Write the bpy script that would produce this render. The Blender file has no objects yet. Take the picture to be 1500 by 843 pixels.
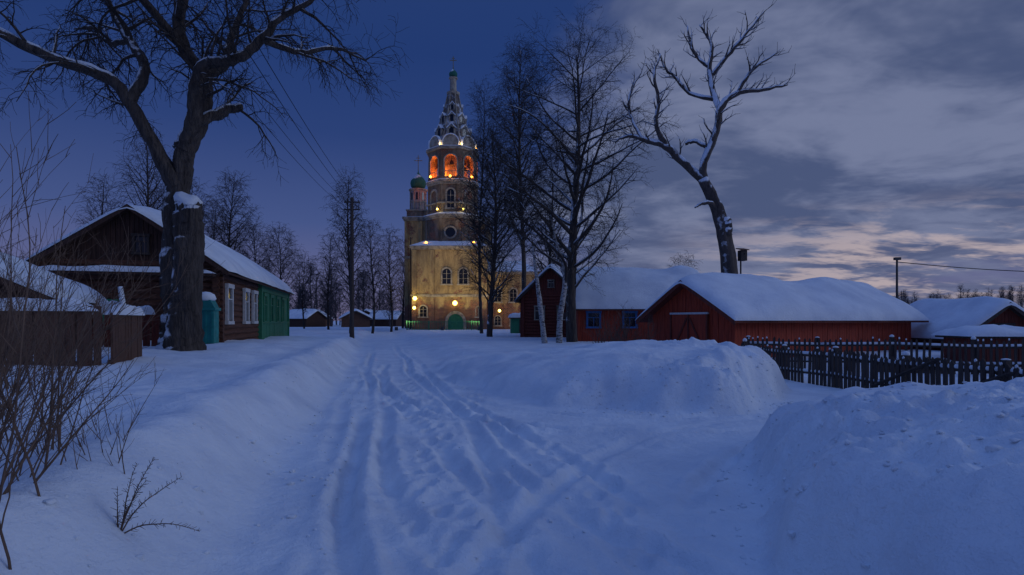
import bpy, math, random
import numpy as np
from mathutils import Vector, Matrix, Euler
random.seed(7)
S=bpy.context.scene
col=S.collection
R=random.random
def U(a,b): return a+(b-a)*random.random()

# ---------------------------------------------------------------- camera
cam=bpy.data.cameras.new("camera"); co=bpy.data.objects.new("camera",cam); col.objects.link(co)
co.location=(0,0,1.7); co.rotation_euler=(math.radians(90),0,0)
cam.lens=20; cam.sensor_width=36; cam.shift_y=0.0323; cam.clip_end=6000; cam.clip_start=0.05
S.camera=co
S.view_settings.view_transform='Standard'; S.view_settings.look='None'; S.view_settings.exposure=0

# ---------------------------------------------------------------- materials
def newmat(name):
    m=bpy.data.materials.new(name); m.use_nodes=True
    nt=m.node_tree; return m,nt,nt.nodes["Principled BSDF"]
def mat(name,c1,c2=None,rough=0.8,scale=3.0,stretch=(1,1,1),bump=0.0,bscale=20,detail=5,contrast=(0.3,0.7),spec=0.3,metal=0):
    m,nt,b=newmat(name)
    b.inputs["Roughness"].default_value=rough; b.inputs["Specular IOR Level"].default_value=spec
    b.inputs["Metallic"].default_value=metal
    c2=c2 or tuple(x*0.6 for x in c1)
    tc=nt.nodes.new("ShaderNodeTexCoord"); mp=nt.nodes.new("ShaderNodeMapping"); mp.inputs["Scale"].default_value=stretch
    nt.links.new(tc.outputs["Object"],mp.inputs["Vector"])
    n=nt.nodes.new("ShaderNodeTexNoise"); n.inputs["Scale"].default_value=scale; n.inputs["Detail"].default_value=detail; n.inputs["Roughness"].default_value=0.65
    nt.links.new(mp.outputs[0],n.inputs["Vector"])
    r=nt.nodes.new("ShaderNodeValToRGB"); r.color_ramp.elements[0].position=contrast[0]; r.color_ramp.elements[1].position=contrast[1]
    r.color_ramp.elements[0].color=(*c2,1); r.color_ramp.elements[1].color=(*c1,1)
    nt.links.new(n.outputs["Fac"],r.inputs[0]); nt.links.new(r.outputs[0],b.inputs["Base Color"])
    if bump>0:
        n2=nt.nodes.new("ShaderNodeTexNoise"); n2.inputs["Scale"].default_value=bscale; n2.inputs["Detail"].default_value=4
        nt.links.new(mp.outputs[0],n2.inputs["Vector"])
        bp=nt.nodes.new("ShaderNodeBump"); bp.inputs["Strength"].default_value=bump; bp.inputs["Distance"].default_value=0.05
        nt.links.new(n2.outputs["Fac"],bp.inputs["Height"]); nt.links.new(bp.outputs[0],b.inputs["Normal"])
    return m
def snowy(name,c1,c2,lo,hi,nscale=2.0,bump=0.6,bscale=14,stretch=(1,1,0.25),wind=0.0,scale=6):
    """bark or masonry with snow lying on upward facing and windward parts"""
    m=mat(name,c1,c2,0.9,scale,stretch,bump,bscale)
    nt=m.node_tree; b=nt.nodes["Principled BSDF"]
    src=b.inputs["Base Color"].links[0].from_socket
    g=nt.nodes.new("ShaderNodeNewGeometry")
    dt=nt.nodes.new("ShaderNodeVectorMath"); dt.operation='DOT_PRODUCT'; dt.inputs[1].default_value=(-wind,-wind*0.7,1); nt.links.new(g.outputs["Normal"],dt.inputs[0])
    n=nt.nodes.new("ShaderNodeTexNoise"); n.inputs["Scale"].default_value=nscale; n.inputs["Detail"].default_value=5; n.inputs["Roughness"].default_value=.65
    nt.links.new(g.outputs["Position"],n.inputs["Vector"])
    ma=nt.nodes.new("ShaderNodeMath"); ma.operation='MULTIPLY_ADD'; ma.inputs[1].default_value=1.4; nt.links.new(n.outputs["Fac"],ma.inputs[0])
    nt.links.new(dt.outputs["Value"],ma.inputs[2])
    mr=nt.nodes.new("ShaderNodeMapRange"); mr.inputs[1].default_value=lo; mr.inputs[2].default_value=hi
    nt.links.new(ma.outputs[0],mr.inputs[0])
    mx=nt.nodes.new("ShaderNodeMixRGB"); nt.links.new(mr.outputs[0],mx.inputs[0]); nt.links.new(src,mx.inputs[1]); mx.inputs[2].default_value=(0.80,0.82,0.86,1)
    nt.links.new(mx.outputs[0],b.inputs["Base Color"])
    return m
def emis(name,c,s):
    m,nt,b=newmat(name); b.inputs["Base Color"].default_value=(*c,1); b.inputs["Emission Color"].default_value=(*c,1); b.inputs["Emission Strength"].default_value=s; return m

def snow_mat(name,fine=True):
    m,nt,b=newmat(name)
    b.inputs["Roughness"].default_value=0.75; b.inputs["Specular IOR Level"].default_value=0.25
    g=nt.nodes.new("ShaderNodeNewGeometry")
    n=nt.nodes.new("ShaderNodeTexNoise"); n.inputs["Scale"].default_value=0.9; n.inputs["Detail"].default_value=5; n.inputs["Roughness"].default_value=0.6
    nt.links.new(g.outputs["Position"],n.inputs["Vector"])
    r=nt.nodes.new("ShaderNodeValToRGB"); r.color_ramp.elements[0].color=(0.66,0.70,0.76,1); r.color_ramp.elements[1].color=(0.85,0.88,0.90,1)
    r.color_ramp.elements[0].position=0.3; r.color_ramp.elements[1].position=0.65
    nt.links.new(n.outputs["Fac"],r.inputs[0]); nt.links.new(r.outputs[0],b.inputs["Base Color"])
    n1=nt.nodes.new("ShaderNodeTexNoise"); n1.inputs["Scale"].default_value=9; n1.inputs["Detail"].default_value=5; n1.inputs["Roughness"].default_value=0.65
    n2=nt.nodes.new("ShaderNodeTexNoise"); n2.inputs["Scale"].default_value=70; n2.inputs["Detail"].default_value=2
    for q in (n1,n2): nt.links.new(g.outputs["Position"],q.inputs["Vector"])
    b1=nt.nodes.new("ShaderNodeBump"); b1.inputs["Strength"].default_value=0.7; b1.inputs["Distance"].default_value=0.05
    b2=nt.nodes.new("ShaderNodeBump"); b2.inputs["Strength"].default_value=0.5; b2.inputs["Distance"].default_value=0.01
    nt.links.new(n1.outputs["Fac"],b1.inputs["Height"]); nt.links.new(n2.outputs["Fac"],b2.inputs["Height"])
    nt.links.new(b1.outputs[0],b2.inputs["Normal"]); nt.links.new(b2.outputs[0],b.inputs["Normal"])
    return m
M_snow=snow_mat("snow")
M_bark=snowy("bark_snow",(0.12,0.095,0.08),(0.028,0.022,0.02),1.24,1.38,1.6,1.0,16,(1,1,.16),0.35,9)
M_bark.node_tree.nodes["Bump"].inputs["Distance"].default_value=.14
M_bark2=snowy("bark_snowy",(0.13,0.10,0.085),(0.05,0.04,0.035),1.06,1.28,2.0,0.7,14,(1,1,.25),0.4)
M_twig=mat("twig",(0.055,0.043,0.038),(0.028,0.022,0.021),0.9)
M_twighaze=mat("twig_far_haze",(0.10,0.085,0.09),(0.06,0.052,0.06),0.95)  # distance haze painted into the twig colour: paler, faintly violet
M_birch=mat("birch_bark",(0.42,0.40,0.38),(0.06,0.05,0.05),0.8,5,(1,1,3),contrast=(0.4,0.52))
M_reed=mat("dry_stem",(0.21,0.13,0.085),(0.08,0.052,0.04),0.9)
M_log=mat("dark_logs",(0.17,0.072,0.045),(0.05,0.027,0.02),0.85,5,(1,0.3,3),0.5,12)
M_logf=mat("dark_boards",(0.10,0.05,0.035),(0.035,0.02,0.017),0.85,5,(3,3,0.3),0.5,12)
M_green=mat("green_paint",(0.045,0.27,0.13),(0.02,0.13,0.075),0.6,6,(3,3,0.5),0.2)
M_turq=mat("turquoise_paint",(0.025,0.27,0.25),(0.015,0.16,0.15),0.5,5,bump=0.1)
M_white=mat("white_paint",(0.7,0.7,0.68),(0.45,0.45,0.45),0.6,8)
M_blue=mat("blue_paint",(0.04,0.17,0.42),(0.03,0.09,0.24),0.6,8)
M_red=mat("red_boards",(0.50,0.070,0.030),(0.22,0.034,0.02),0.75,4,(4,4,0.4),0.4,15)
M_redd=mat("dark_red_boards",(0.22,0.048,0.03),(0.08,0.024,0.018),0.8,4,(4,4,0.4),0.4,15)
M_wood=mat("grey_wood",(0.10,0.075,0.065),(0.035,0.028,0.025),0.9,5,(6,6,0.5),0.5,15)
M_woodb=mat("brown_wood",(0.19,0.095,0.06),(0.06,0.035,0.027),0.9,5,(6,6,0.5),0.5,15)
M_woodp=mat("plank_wood",(0.20,0.10,0.065),(0.05,0.03,0.023),0.9,7,(9,9,0.5),0.6,18)
M_glass,_nt,_b=newmat("window_glass"); _b.inputs["Base Color"].default_value=(0.01,0.012,0.02,1); _b.inputs["Roughness"].default_value=0.12
M_dark=mat("dark_opening",(0.01,0.01,0.01),(0.006,0.006,0.006),0.9)
M_metal=mat("weathered_metal",(0.1,0.1,0.1),(0.05,0.05,0.05),0.6,metal=0.5)
M_dome=snowy("green_dome",(0.03,0.16,0.11),(0.02,0.09,0.07),1.35,1.6,.9,0.1,5,(1,1,1),.3)
M_gold=mat("gilded_cross",(0.35,0.27,0.12),(0.2,0.15,0.08),0.4,metal=0.6)
M_lampY=emis("lamp_yellow",(1,0.75,0.12),9)
M_lampO=emis("lamp_orange",(1,0.42,0.05),9)
M_brick=mat("exposed_brick",(0.24,0.10,0.06),(0.12,0.05,0.035),0.9,2)

def stucco(name,c1,c2,brick_to,bias=0.0):
    m,nt,b=newmat(name); b.inputs["Roughness"].default_value=0.9; b.inputs["Specular IOR Level"].default_value=0.1
    tc=nt.nodes.new("ShaderNodeTexCoord")
    def noise(s,d=6,vec=None,ro=0.6):
        n=nt.nodes.new("ShaderNodeTexNoise"); n.inputs["Scale"].default_value=s; n.inputs["Detail"].default_value=d; n.inputs["Roughness"].default_value=ro
        nt.links.new(vec or tc.outputs["Object"],n.inputs["Vector"]); return n
    mp=nt.nodes.new("ShaderNodeMapping"); mp.inputs["Scale"].default_value=(1,1,0.3); nt.links.new(tc.outputs["Object"],mp.inputs["Vector"])
    n=noise(0.9,8,mp.outputs[0],0.75)
    r=nt.nodes.new("ShaderNodeValToRGB"); r.color_ramp.elements[0].position=0.38; r.color_ramp.elements[1].position=0.6
    r.color_ramp.elements[0].color=(*c2,1); r.color_ramp.elements[1].color=(*c1,1); nt.links.new(n.outputs["Fac"],r.inputs[0])
    mpb=nt.nodes.new("ShaderNodeMapping"); mpb.inputs["Rotation"].default_value=(math.radians(90),0,0); nt.links.new(tc.outputs["Object"],mpb.inputs["Vector"])
    br=nt.nodes.new("ShaderNodeTexBrick"); br.inputs["Color1"].default_value=(0.26,0.10,0.06,1); br.inputs["Color2"].default_value=(0.13,0.06,0.04,1); br.inputs["Mortar"].default_value=(0.3,0.25,0.2,1)
    br.inputs["Scale"].default_value=1.3; nt.links.new(mpb.outputs[0],br.inputs["Vector"])
    sx=nt.nodes.new("ShaderNodeSeparateXYZ"); nt.links.new(tc.outputs["Object"],sx.inputs[0])
    mr=nt.nodes.new("ShaderNodeMapRange"); mr.inputs[1].default_value=brick_to*0.5; mr.inputs[2].default_value=brick_to; mr.inputs[3].default_value=0.25; mr.inputs[4].default_value=-0.06+bias
    nt.links.new(sx.outputs[2],mr.inputs[0])
    n3=noise(0.55,8,None,.65)
    ad=nt.nodes.new("ShaderNodeMath"); ad.operation='ADD'; nt.links.new(n3.outputs["Fac"],ad.inputs[0]); nt.links.new(mr.outputs[0],ad.inputs[1])
    m2=nt.nodes.new("ShaderNodeMapRange"); m2.inputs[1].default_value=0.50; m2.inputs[2].default_value=0.58; nt.links.new(ad.outputs[0],m2.inputs[0])
    mx=nt.nodes.new("ShaderNodeMixRGB"); nt.links.new(m2.outputs[0],mx.inputs[0]); nt.links.new(r.outputs[0],mx.inputs[1]); nt.links.new(br.outputs[0],mx.inputs[2])
    nt.links.new(mx.outputs[0],b.inputs["Base Color"])
    bp=nt.nodes.new("ShaderNodeBump"); bp.inputs["Strength"].default_value=0.4; bp.inputs["Distance"].default_value=0.1
    n4=noise(4); nt.links.new(n4.outputs["Fac"],bp.inputs["Height"]); nt.links.new(bp.outputs[0],b.inputs["Normal"])
    return m
M_ochre=stucco("ochre_plaster",(0.50,0.36,0.17),(0.22,0.155,0.09),5.2)
M_cream=stucco("weathered_plaster",(0.30,0.23,0.16),(0.12,0.09,0.065),0.5,0.06)
M_trim=mat("lime_trim",(0.42,0.37,0.29),(0.18,0.15,0.12),0.9,1.5,contrast=(.35,.6))
M_drum=mat("drum_plaster",(0.42,0.36,0.34),(0.25,0.21,0.2),0.9,2)
M_tent=snowy("tent_roof",(0.20,0.16,0.13),(0.09,0.07,0.06),0.95,1.2,0.9,0.3,4,(1,1,1))

# ---------------------------------------------------------------- mesh helpers
class Part:
    def __init__(s): s.v=[];s.f=[];s.mi=[];s.M=Matrix.Identity(4);s.m=0
    def add(s,vs,fs):
        o=len(s.v)
        for p in vs: s.v.append(tuple(s.M@Vector(p)))
        for f in fs: s.f.append([i+o for i in f]); s.mi.append(s.m)
    def box(s,cx,cy,cz,sx,sy,sz):
        x,y,z=sx/2,sy/2,sz/2
        vs=[(cx+a*x,cy+b*y,cz+c*z) for a in(-1,1) for b in(-1,1) for c in(-1,1)]
        s.add(vs,[(0,1,3,2),(4,6,7,5),(0,4,5,1),(2,3,7,6),(0,2,6,4),(1,5,7,3)])
    def b2(s,x0,x1,y0,y1,z0,z1): s.box((x0+x1)/2,(y0+y1)/2,(z0+z1)/2,x1-x0,y1-y0,z1-z0)
    def prism(s,poly,y0,y1):
        n=len(poly); vs=[(x,y0,z) for x,z in poly]+[(x,y1,z) for x,z in poly]
        s.add(vs,[list(range(n)),list(range(2*n-1,n-1,-1))]+[[i,i+n,(i+1)%n+n,(i+1)%n] for i in range(n)])
    def ring(s,outer,inner,y0,y1):
        n=len(outer)
        vs=[(x,y0,z) for x,z in outer]+[(x,y0,z) for x,z in inner]+[(x,y1,z) for x,z in outer]+[(x,y1,z) for x,z in inner]
        fs=[]
        for i in range(n-1):
            j=i+1
            fs+= [[i,j,n+j,n+i],[2*n+i,3*n+i,3*n+j,2*n+j],[i,2*n+i,2*n+j,j],[n+i,n+j,3*n+j,3*n+i]]
        s.add(vs,fs)
    def lathe(s,cx,cy,prof,n=16,rot=0.0,cap=True):
        vs=[];fs=[]
        for r,z in prof:
            for i in range(n):
                a=2*math.pi*i/n+rot; vs.append((cx+r*math.cos(a),cy+r*math.sin(a),z))
        for k in range(len(prof)-1):
            for i in range(n): j=(i+1)%n; fs.append((k*n+i,k*n+j,(k+1)*n+j,(k+1)*n+i))
        if cap: fs.append(list(range(n))[::-1]); fs.append([(len(prof)-1)*n+i for i in range(n)])
        s.add(vs,fs)
    def beam(s,p,q,r,n=8,r2=None):
        p=Vector(p);q=Vector(q);d=(q-p).normalized(); a=d.orthogonal().normalized(); b=d.cross(a); r2=r if r2 is None else r2
        vs=[];
        for c,rr in((p,r),(q,r2)):
            for i in range(n): t=2*math.pi*(i+0.5)/n; vs.append(c+a*math.cos(t)*rr+b*math.sin(t)*rr)
        s.add(vs,[[i,(i+1)%n,n+(i+1)%n,n+i] for i in range(n)]+[list(range(n))[::-1],list(range(n,2*n))])
    def plank(s,p,q,w,t):
        p=Vector(p);q=Vector(q);d=(q-p).normalized(); sd=d.cross(Vector((0,1,0))); 
        if sd.length<0.1: sd=d.cross(Vector((0,0,1)))
        sd.normalize(); u=d.cross(sd)
        vs=[]
        for c in(p,q):
            for a,b in((-1,-1),(1,-1),(1,1),(-1,1)): vs.append(c+sd*a*w/2+u*b*t/2)
        s.add(vs,[(3,2,1,0),(4,5,6,7),(0,1,5,4),(1,2,6,5),(2,3,7,6),(3,0,4,7)])
    def sheet(s,fn,nu,nv):
        vs=[fn(i/nu,j/nv) for i in range(nu+1) for j in range(nv+1)]
        fs=[(i*(nv+1)+j,(i+1)*(nv+1)+j,(i+1)*(nv+1)+j+1,i*(nv+1)+j+1) for i in range(nu) for j in range(nv)]
        s.add(vs,fs)
    def obj(s,name,mats,parent=None,smooth=False):
        me=bpy.data.meshes.new(name); me.from_pydata(s.v,[],s.f)
        mats=mats if isinstance(mats,(list,tuple)) else [mats]
        for m in mats: me.materials.append(m)
        me.polygons.foreach_set("material_index",s.mi)
        if smooth: me.polygons.foreach_set("use_smooth",[True]*len(s.f))
        me.update()
        o=bpy.data.objects.new(name,me); col.objects.link(o)
        if parent: o.parent=parent
        return o
def empty(name,loc=(0,0,0),rz=0):
    e=bpy.data.objects.new(name,None); col.objects.link(e); e.location=loc; e.rotation_euler=(0,0,rz); e.empty_display_size=0.5; return e

# ---------------------------------------------------------------- noise & terrain height
def _h(i,j,s): 
    v=np.sin(i*127.1+j*311.7+s*74.7)*43758.5453; return v-np.floor(v)
def vn(x,y,s=0):
    xi=np.floor(x);yi=np.floor(y);fx=x-xi;fy=y-yi; fx=fx*fx*fx*(fx*(fx*6-15)+10); fy=fy*fy*fy*(fy*(fy*6-15)+10)
    a=_h(xi,yi,s);b=_h(xi+1,yi,s);c=_h(xi,yi+1,s);d=_h(xi+1,yi+1,s)
    return (a+(b-a)*fx)+((c+(d-c)*fx)-(a+(b-a)*fx))*fy-0.5
def fbm(x,y,s=0,o=4,g=0.5):
    t=0;a=1
    for k in range(o):
        ca,sa=math.cos(k*1.1+.3),math.sin(k*1.1+.3)
        t=t+a*vn((x*ca-y*sa)*2**k,(x*sa+y*ca)*2**k,s+k*3.1); a*=g
    return t
def ss(a,b,x): t=np.clip((x-a)/(b-a),0,1); return t*t*(3-2*t)
def sdf(poly,x,y):
    d=np.full(x.shape,1e9); ins=np.zeros(x.shape,bool); n=len(poly)
    for i in range(n):
        ax,ay=poly[i];bx,by=poly[(i+1)%n]; ex,ey=bx-ax,by-ay
        t=np.clip(((x-ax)*ex+(y-ay)*ey)/(ex*ex+ey*ey),0,1)
        d=np.minimum(d,np.hypot(x-ax-t*ex,y-ay-t*ey))
        c=((ay>y)!=(by>y)); xx=ax+(y-ay)*ex/(ey if abs(ey)>1e-9 else 1e-9)
        ins^=(c&(x<xx))
    return np.where(ins,d,-d)
def catmull(P,n=8):
    P=[np.array(p,float) for p in P]; P=[2*P[0]-P[1]]+P+[2*P[-1]-P[-2]]; out=[]
    for i in range(1,len(P)-2):
        for k in range(n):
            t=k/n; a,b,c,d=P[i-1],P[i],P[i+1],P[i+2]
            out.append(0.5*((2*b)+(-a+c)*t+(2*a-5*b+4*c-d)*t*t+(-a+3*b-3*c+d)*t**3))
    out.append(P[-2]); return out
MID=[(-0.5,13.2),(0.7,11.2),(2.5,10.6),(4.4,10.4),(5.4,11.6),(6.6,13.6),(7.2,17),(7.6,20),(2,26),(-3.4,25),(-2.4,18.5)]
RGT=[(1.6,2),(1.65,3.4),(2.2,5.2),(3.0,7.2),(4.4,8.4),(7,8.9),(13,8.2),(16,2),(14,-6),(1.8,-6)]
def road_c(t): return 0.8-0.2425*t
TR=[]
for off in (-0.95,0.55,-1.3,0.95):
    TR.append([(road_c(t)+off+0.13*math.sin(t*0.45+off*5)+.04*math.sin(t*1.3+off*9),t) for t in (1,2.2,3,4,5,6,7,8,9,10.5,12,15,19,24,30,38,50,70)])
def pair(P,w=1.35):
    o=[]
    for sg in(-0.5,0.5):
        q=[]
        for i,p in enumerate(P):
            a=P[max(0,i-1)];b=P[min(len(P)-1,i+1)]; dx,dy=b[0]-a[0],b[1]-a[1]; l=math.hypot(dx,dy)
            q.append((p[0]-dy/l*w*sg,p[1]+dx/l*w*sg))
        o.append(q)
    return o
TR+=pair([(-3.9,20),(-2.1,13),(-0.9,9.5),(0.1,6.5),(0.75,4.2),(1.0,2)])
TR+=pair([(7,10.4),(4.5,9.3),(2.6,8.0),(1.3,6.0),(0.5,4),(0.2,2)])
TR+=pair([(-3.6,18),(-1.7,12.4),(0.3,9.9),(2.8,9.3),(6.8,10.3)])
TR+=pair([(-4.2,22),(-2.5,14),(-1.5,10),(-0.9,7),(-0.2,5),(0.9,3.2),(1.6,2)])
TR=[catmull(p,6) for p in TR]
def H(x,y,fine=True):
    x=np.asarray(x,float); y=np.asarray(y,float); sh=np.broadcast(x,y).shape
    x=np.broadcast_to(x,sh).astype(float).ravel(); y=np.broadcast_to(y,sh).astype(float).ravel()
    yc=np.clip(y,-3,95)
    near=1-ss(25,60,y)
    w=fbm(x*0.5,y*0.5,1,3)
    xl=-0.85-0.24*yc+0.22*w+0.25*vn(yc*0.35,yc*0,5)
    d=xl-x
    amp=0.30+0.3*near
    z=amp*ss(0.0,1.1,d)+0.22*near*ss(1.0,6,d)+0.15*near*np.exp(-((d-1.15)/0.5)**2)
    z-= 0.15*ss(6,14,d)*near
    z+= 0.09*fbm(x*1.3,y*1.3,8,4)*ss(0.2,1,d)*near+0.28*fbm(x*0.3,y*0.3,9,2)*ss(1,4,d)*near
    xr=2.5-0.245*yc+0.3*w
    dr=x-xr
    yard=0.38*ss(0,2.2,dr)*ss(20,24,y)
    m=sdf(MID,x,y)+0.6*fbm(x*0.8,y*0.8,2,3)
    hm=0.55+0.5*ss(-2,5,x)-0.3*ss(17,24,y)
    hm=hm+0.2*fbm(x*0.7,y*0.7,3,3)
    md=hm*(1-np.exp(-np.maximum(m,0)*1.5))*ss(-0.2,0.5,m)
    md+=0.2*np.exp(-((m-0.9)/0.5)**2)*ss(2.0,4.5,x)*(1+1.2*fbm(x*1.6,y*1.6,41,3))
    r=sdf(RGT,x,y)+0.4*fbm(x*0.9,y*0.9,4,4)
    hr=1.07-0.045*(y-3)+0.24*fbm(x*0.8,y*0.8,6,3)
    rd=hr*(1-np.exp(-np.maximum(r,0)*2.5))*ss(-0.15,0.3,r)
    z=z+np.maximum(np.maximum(md,yard),0)+rd
    lum=ss(0.05,0.4,z)*near
    if fine:
        wx=x+.12*fbm(x*2,y*2,51,2); wy=y+.12*fbm(x*2+7,y*2,52,2)
        cl=np.abs(fbm(wx*2.2,wy*2.2,12,4,.62))
        cl2=np.maximum(fbm(wx*5,wy*5,19,3,.6)-.05,0)
        rough=np.maximum(ss(-.2,.3,r),np.maximum(ss(0.1,.6,m)*ss(1.5,4.5,x)*(1-ss(2.0,3.5,m))*.8,.2*ss(0,.4,d)*(1-ss(1.6,2.6,d))))
        rough=np.maximum(rough*ss(-.4,.3,fbm(x*.5,y*.5,27,2)),.07)
        z+=lum*rough*(0.19*(.28-cl)+0.13*cl2+0.025*fbm(x*10,y*10,11,3,.6))
        onroad=(1-ss(-0.3,0.3,d))*(1-ss(0,0.2,md))*(1-ss(0,0.2,rd))*near
        rg=road_c(yc)-x+.2*vn(yc*.7,yc*0,61)
        churn=np.exp(-((rg+0.05)/0.36)**2)*(1-ss(10,20,y))*(.4+.9*ss(-.2,.3,vn(x*.8,y*.8,62)))+0.3*ss(0,.8,vn(x*0.6,y*0.6,21)*3)
        lumps=fbm(wx*3.3,wy*2.6,14,4,0.6); lumps=np.where(lumps>0,lumps,lumps*.6)
        z+=onroad*(0.025*fbm(x*1.5,y*1.5,13,3)+churn*0.12*lumps+0.010*fbm(x*9,y*9,15,2))
        sel=np.where((y>1)&(y<60)&(x>-16)&(x<9))[0]
        if len(sel):
            X=x[sel]+.07*fbm(x[sel]*.8,y[sel]*.8,71,3);Y=y[sel]+.06*fbm(x[sel]*.8,y[sel]*.8,73,2); acc=np.zeros(len(sel))
            for k,P in enumerate(TR):
                dd=np.full(len(sel),1e9); 
                for i in range(len(P)-1):
                    ax,ay=P[i];bx,by=P[i+1]; ex,ey=bx-ax,by-ay; l=ex*ex+ey*ey
                    near_=(np.abs(X-(ax+bx)/2)<1.5+abs(ex))&(np.abs(Y-(ay+by)/2)<1.5+abs(ey))
                    q=np.where(near_)[0]
                    if len(q)==0: continue
                    t=np.clip(((X[q]-ax)*ex+(Y[q]-ay)*ey)/l,0,1)
                    dd[q]=np.minimum(dd[q],np.hypot(X[q]-ax-t*ex,Y[q]-ay-t*ey))
                dep=0.085 if k<2 else (0.032 if k<4 else 0.060)
                dep=dep*np.clip(0.75+1.5*vn(Y*0.45,X*0.7,30+k),.15,1.4)
                acc+= -dep*np.exp(-(dd/0.10)**4)+0.5*dep*np.exp(-((dd-0.185)/0.065)**2)*(1+1.5*vn(X*4,Y*4,80+k))
                acc+= 0.006*np.sin(Y*52+X*20)*np.exp(-(dd/0.08)**4)*(Y<7)
            z[sel]+=acc*onroad[sel]
            rs_=np.random.RandomState(5); fy=2.6
            while fy<16:
                for lane in(0,1):
                    px_=road_c(fy)+(-.1,1.35)[lane]+.25*math.sin(fy*.9+lane*2)+(.1 if int(fy/.33)%2 else -.1)+rs_.uniform(-.05,.05); py_=fy+rs_.uniform(-.1,.1)
                    q=np.where((np.abs(X-px_)<.4)&(np.abs(Y-py_)<.4))[0]
                    if len(q):
                        e=((X[q]-px_)/.075)**2+((Y[q]-py_)/.15)**2
                        z[sel[q]]+=onroad[sel[q]]*(-.05*np.exp(-e**2)+.018*np.exp(-((np.sqrt(e)-1.45)/.4)**2))
                fy+=.36
    z+= 0.25*fbm(x*0.02,y*0.02,17,2)*ss(100,180,y)+ 5*ss(150,260,y)*ss(40,160,x)
    return z.reshape(sh)
def hz(x,y): return float(H(np.array([x]),np.array([y]),False)[0])

def graded(a,b,fine,g,lim):
    v=[a];
    while v[-1]<b:
        s=fine if v[-1]<lim else fine+g*(v[-1]-lim); v.append(v[-1]+s)
    return v
xp=graded(0,3000,0.038,0.035,5.0)
xs=np.array([-v for v in xp[:0:-1]]+xp)
yp=graded(2.4,3500,0.032,0.011,6.0)
yb=graded(0.3,300,0.3,0.3,2)
ys=np.array([2.4-v for v in yb[::-1]]+yp)
GX,GY=np.meshgrid(xs,ys,indexing='ij')
GZ=H(GX,GY)
nx,ny=len(xs),len(ys)
print("ground",nx,ny,nx*ny)
me=bpy.data.meshes.new("snow_ground")
V=np.stack([GX,GY,GZ],-1).reshape(-1,3)
idx=np.arange(nx*ny).reshape(nx,ny)
F=np.stack([idx[:-1,:-1],idx[1:,:-1],idx[1:,1:],idx[:-1,1:]],-1).reshape(-1,4)
def mesh_np(me,V,F):
    k=F.shape[1]
    me.vertices.add(len(V)); me.vertices.foreach_set("co",V.astype(np.float32).ravel())
    me.loops.add(F.size); me.loops.foreach_set("vertex_index",F.astype(np.int32).ravel())
    me.polygons.add(len(F)); me.polygons.foreach_set("loop_start",np.arange(0,F.size,k,dtype=np.int32)); me.polygons.foreach_set("loop_total",np.full(len(F),k,dtype=np.int32))
    me.update(calc_edges=True)
mesh_np(me,V,F); me.polygons.foreach_set("use_smooth",np.ones(len(F),bool)); me.materials.append(M_snow)
og=bpy.data.objects.new("snow_ground",me); col.objects.link(og)
# loose lumps of snow thrown up along the banks: one object
import bmesh
bm=bmesh.new(); bmesh.ops.create_icosphere(bm,subdivisions=2,radius=1); iv=np.array([v.co[:] for v in bm.verts]); ifc=np.array([[v.index for v in f.verts] for f in bm.faces]); bm.free()
cx=[];cy=[];cs=[]
for i in range(1100):
    k=R()
    if k<.25: y=U(3,22)**1.0; x=-0.85-.24*y-U(-.5,1.0)
    elif k<.62:
        y=U(3,8.5); x=np.interp(y,[2,3.4,5.2,7.2,8.3],[1.65,1.7,2.25,3.1,4.5])+U(-.45,2.6)
    elif k<.88:
        x=U(1.0,6.2); y=np.interp(x,[.7,2.5,4.4,5.4,6.6],[11.2,10.6,10.4,11.6,13.6])+U(-.5,1.3)
    else: y=U(3,14); x=road_c(y)+U(-1.2,1.2)
    cx.append(x);cy.append(y);cs.append(U(.008,.026)*(1.7 if R()<.12 else 1)*(.6 if k>=.88 else 1))
cz=H(np.array(cx),np.array(cy))
Vs=[];Fs=[]
for i in range(len(cx)):
    n_=vn(iv[:,0]*1.3+i*3.3,iv[:,1]*1.3+iv[:,2]*1.6,i%17)
    q=np.clip(iv,-.72,.72)*(1+.9*n_[:,None])*cs[i]*np.array([U(.8,1.5),U(.8,1.3),U(.5,.8)])
    Vs.append(q+np.array([cx[i],cy[i],cz[i]+cs[i]*.1])); Fs.append(ifc+i*len(iv))
me=bpy.data.meshes.new("snow_clods"); mesh_np(me,np.concatenate(Vs),np.concatenate(Fs)); me.polygons.foreach_set("use_smooth",np.ones(len(me.polygons),bool)); me.materials.append(M_snow)
oc=bpy.data.objects.new("snow_clods",me); col.objects.link(oc)

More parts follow.
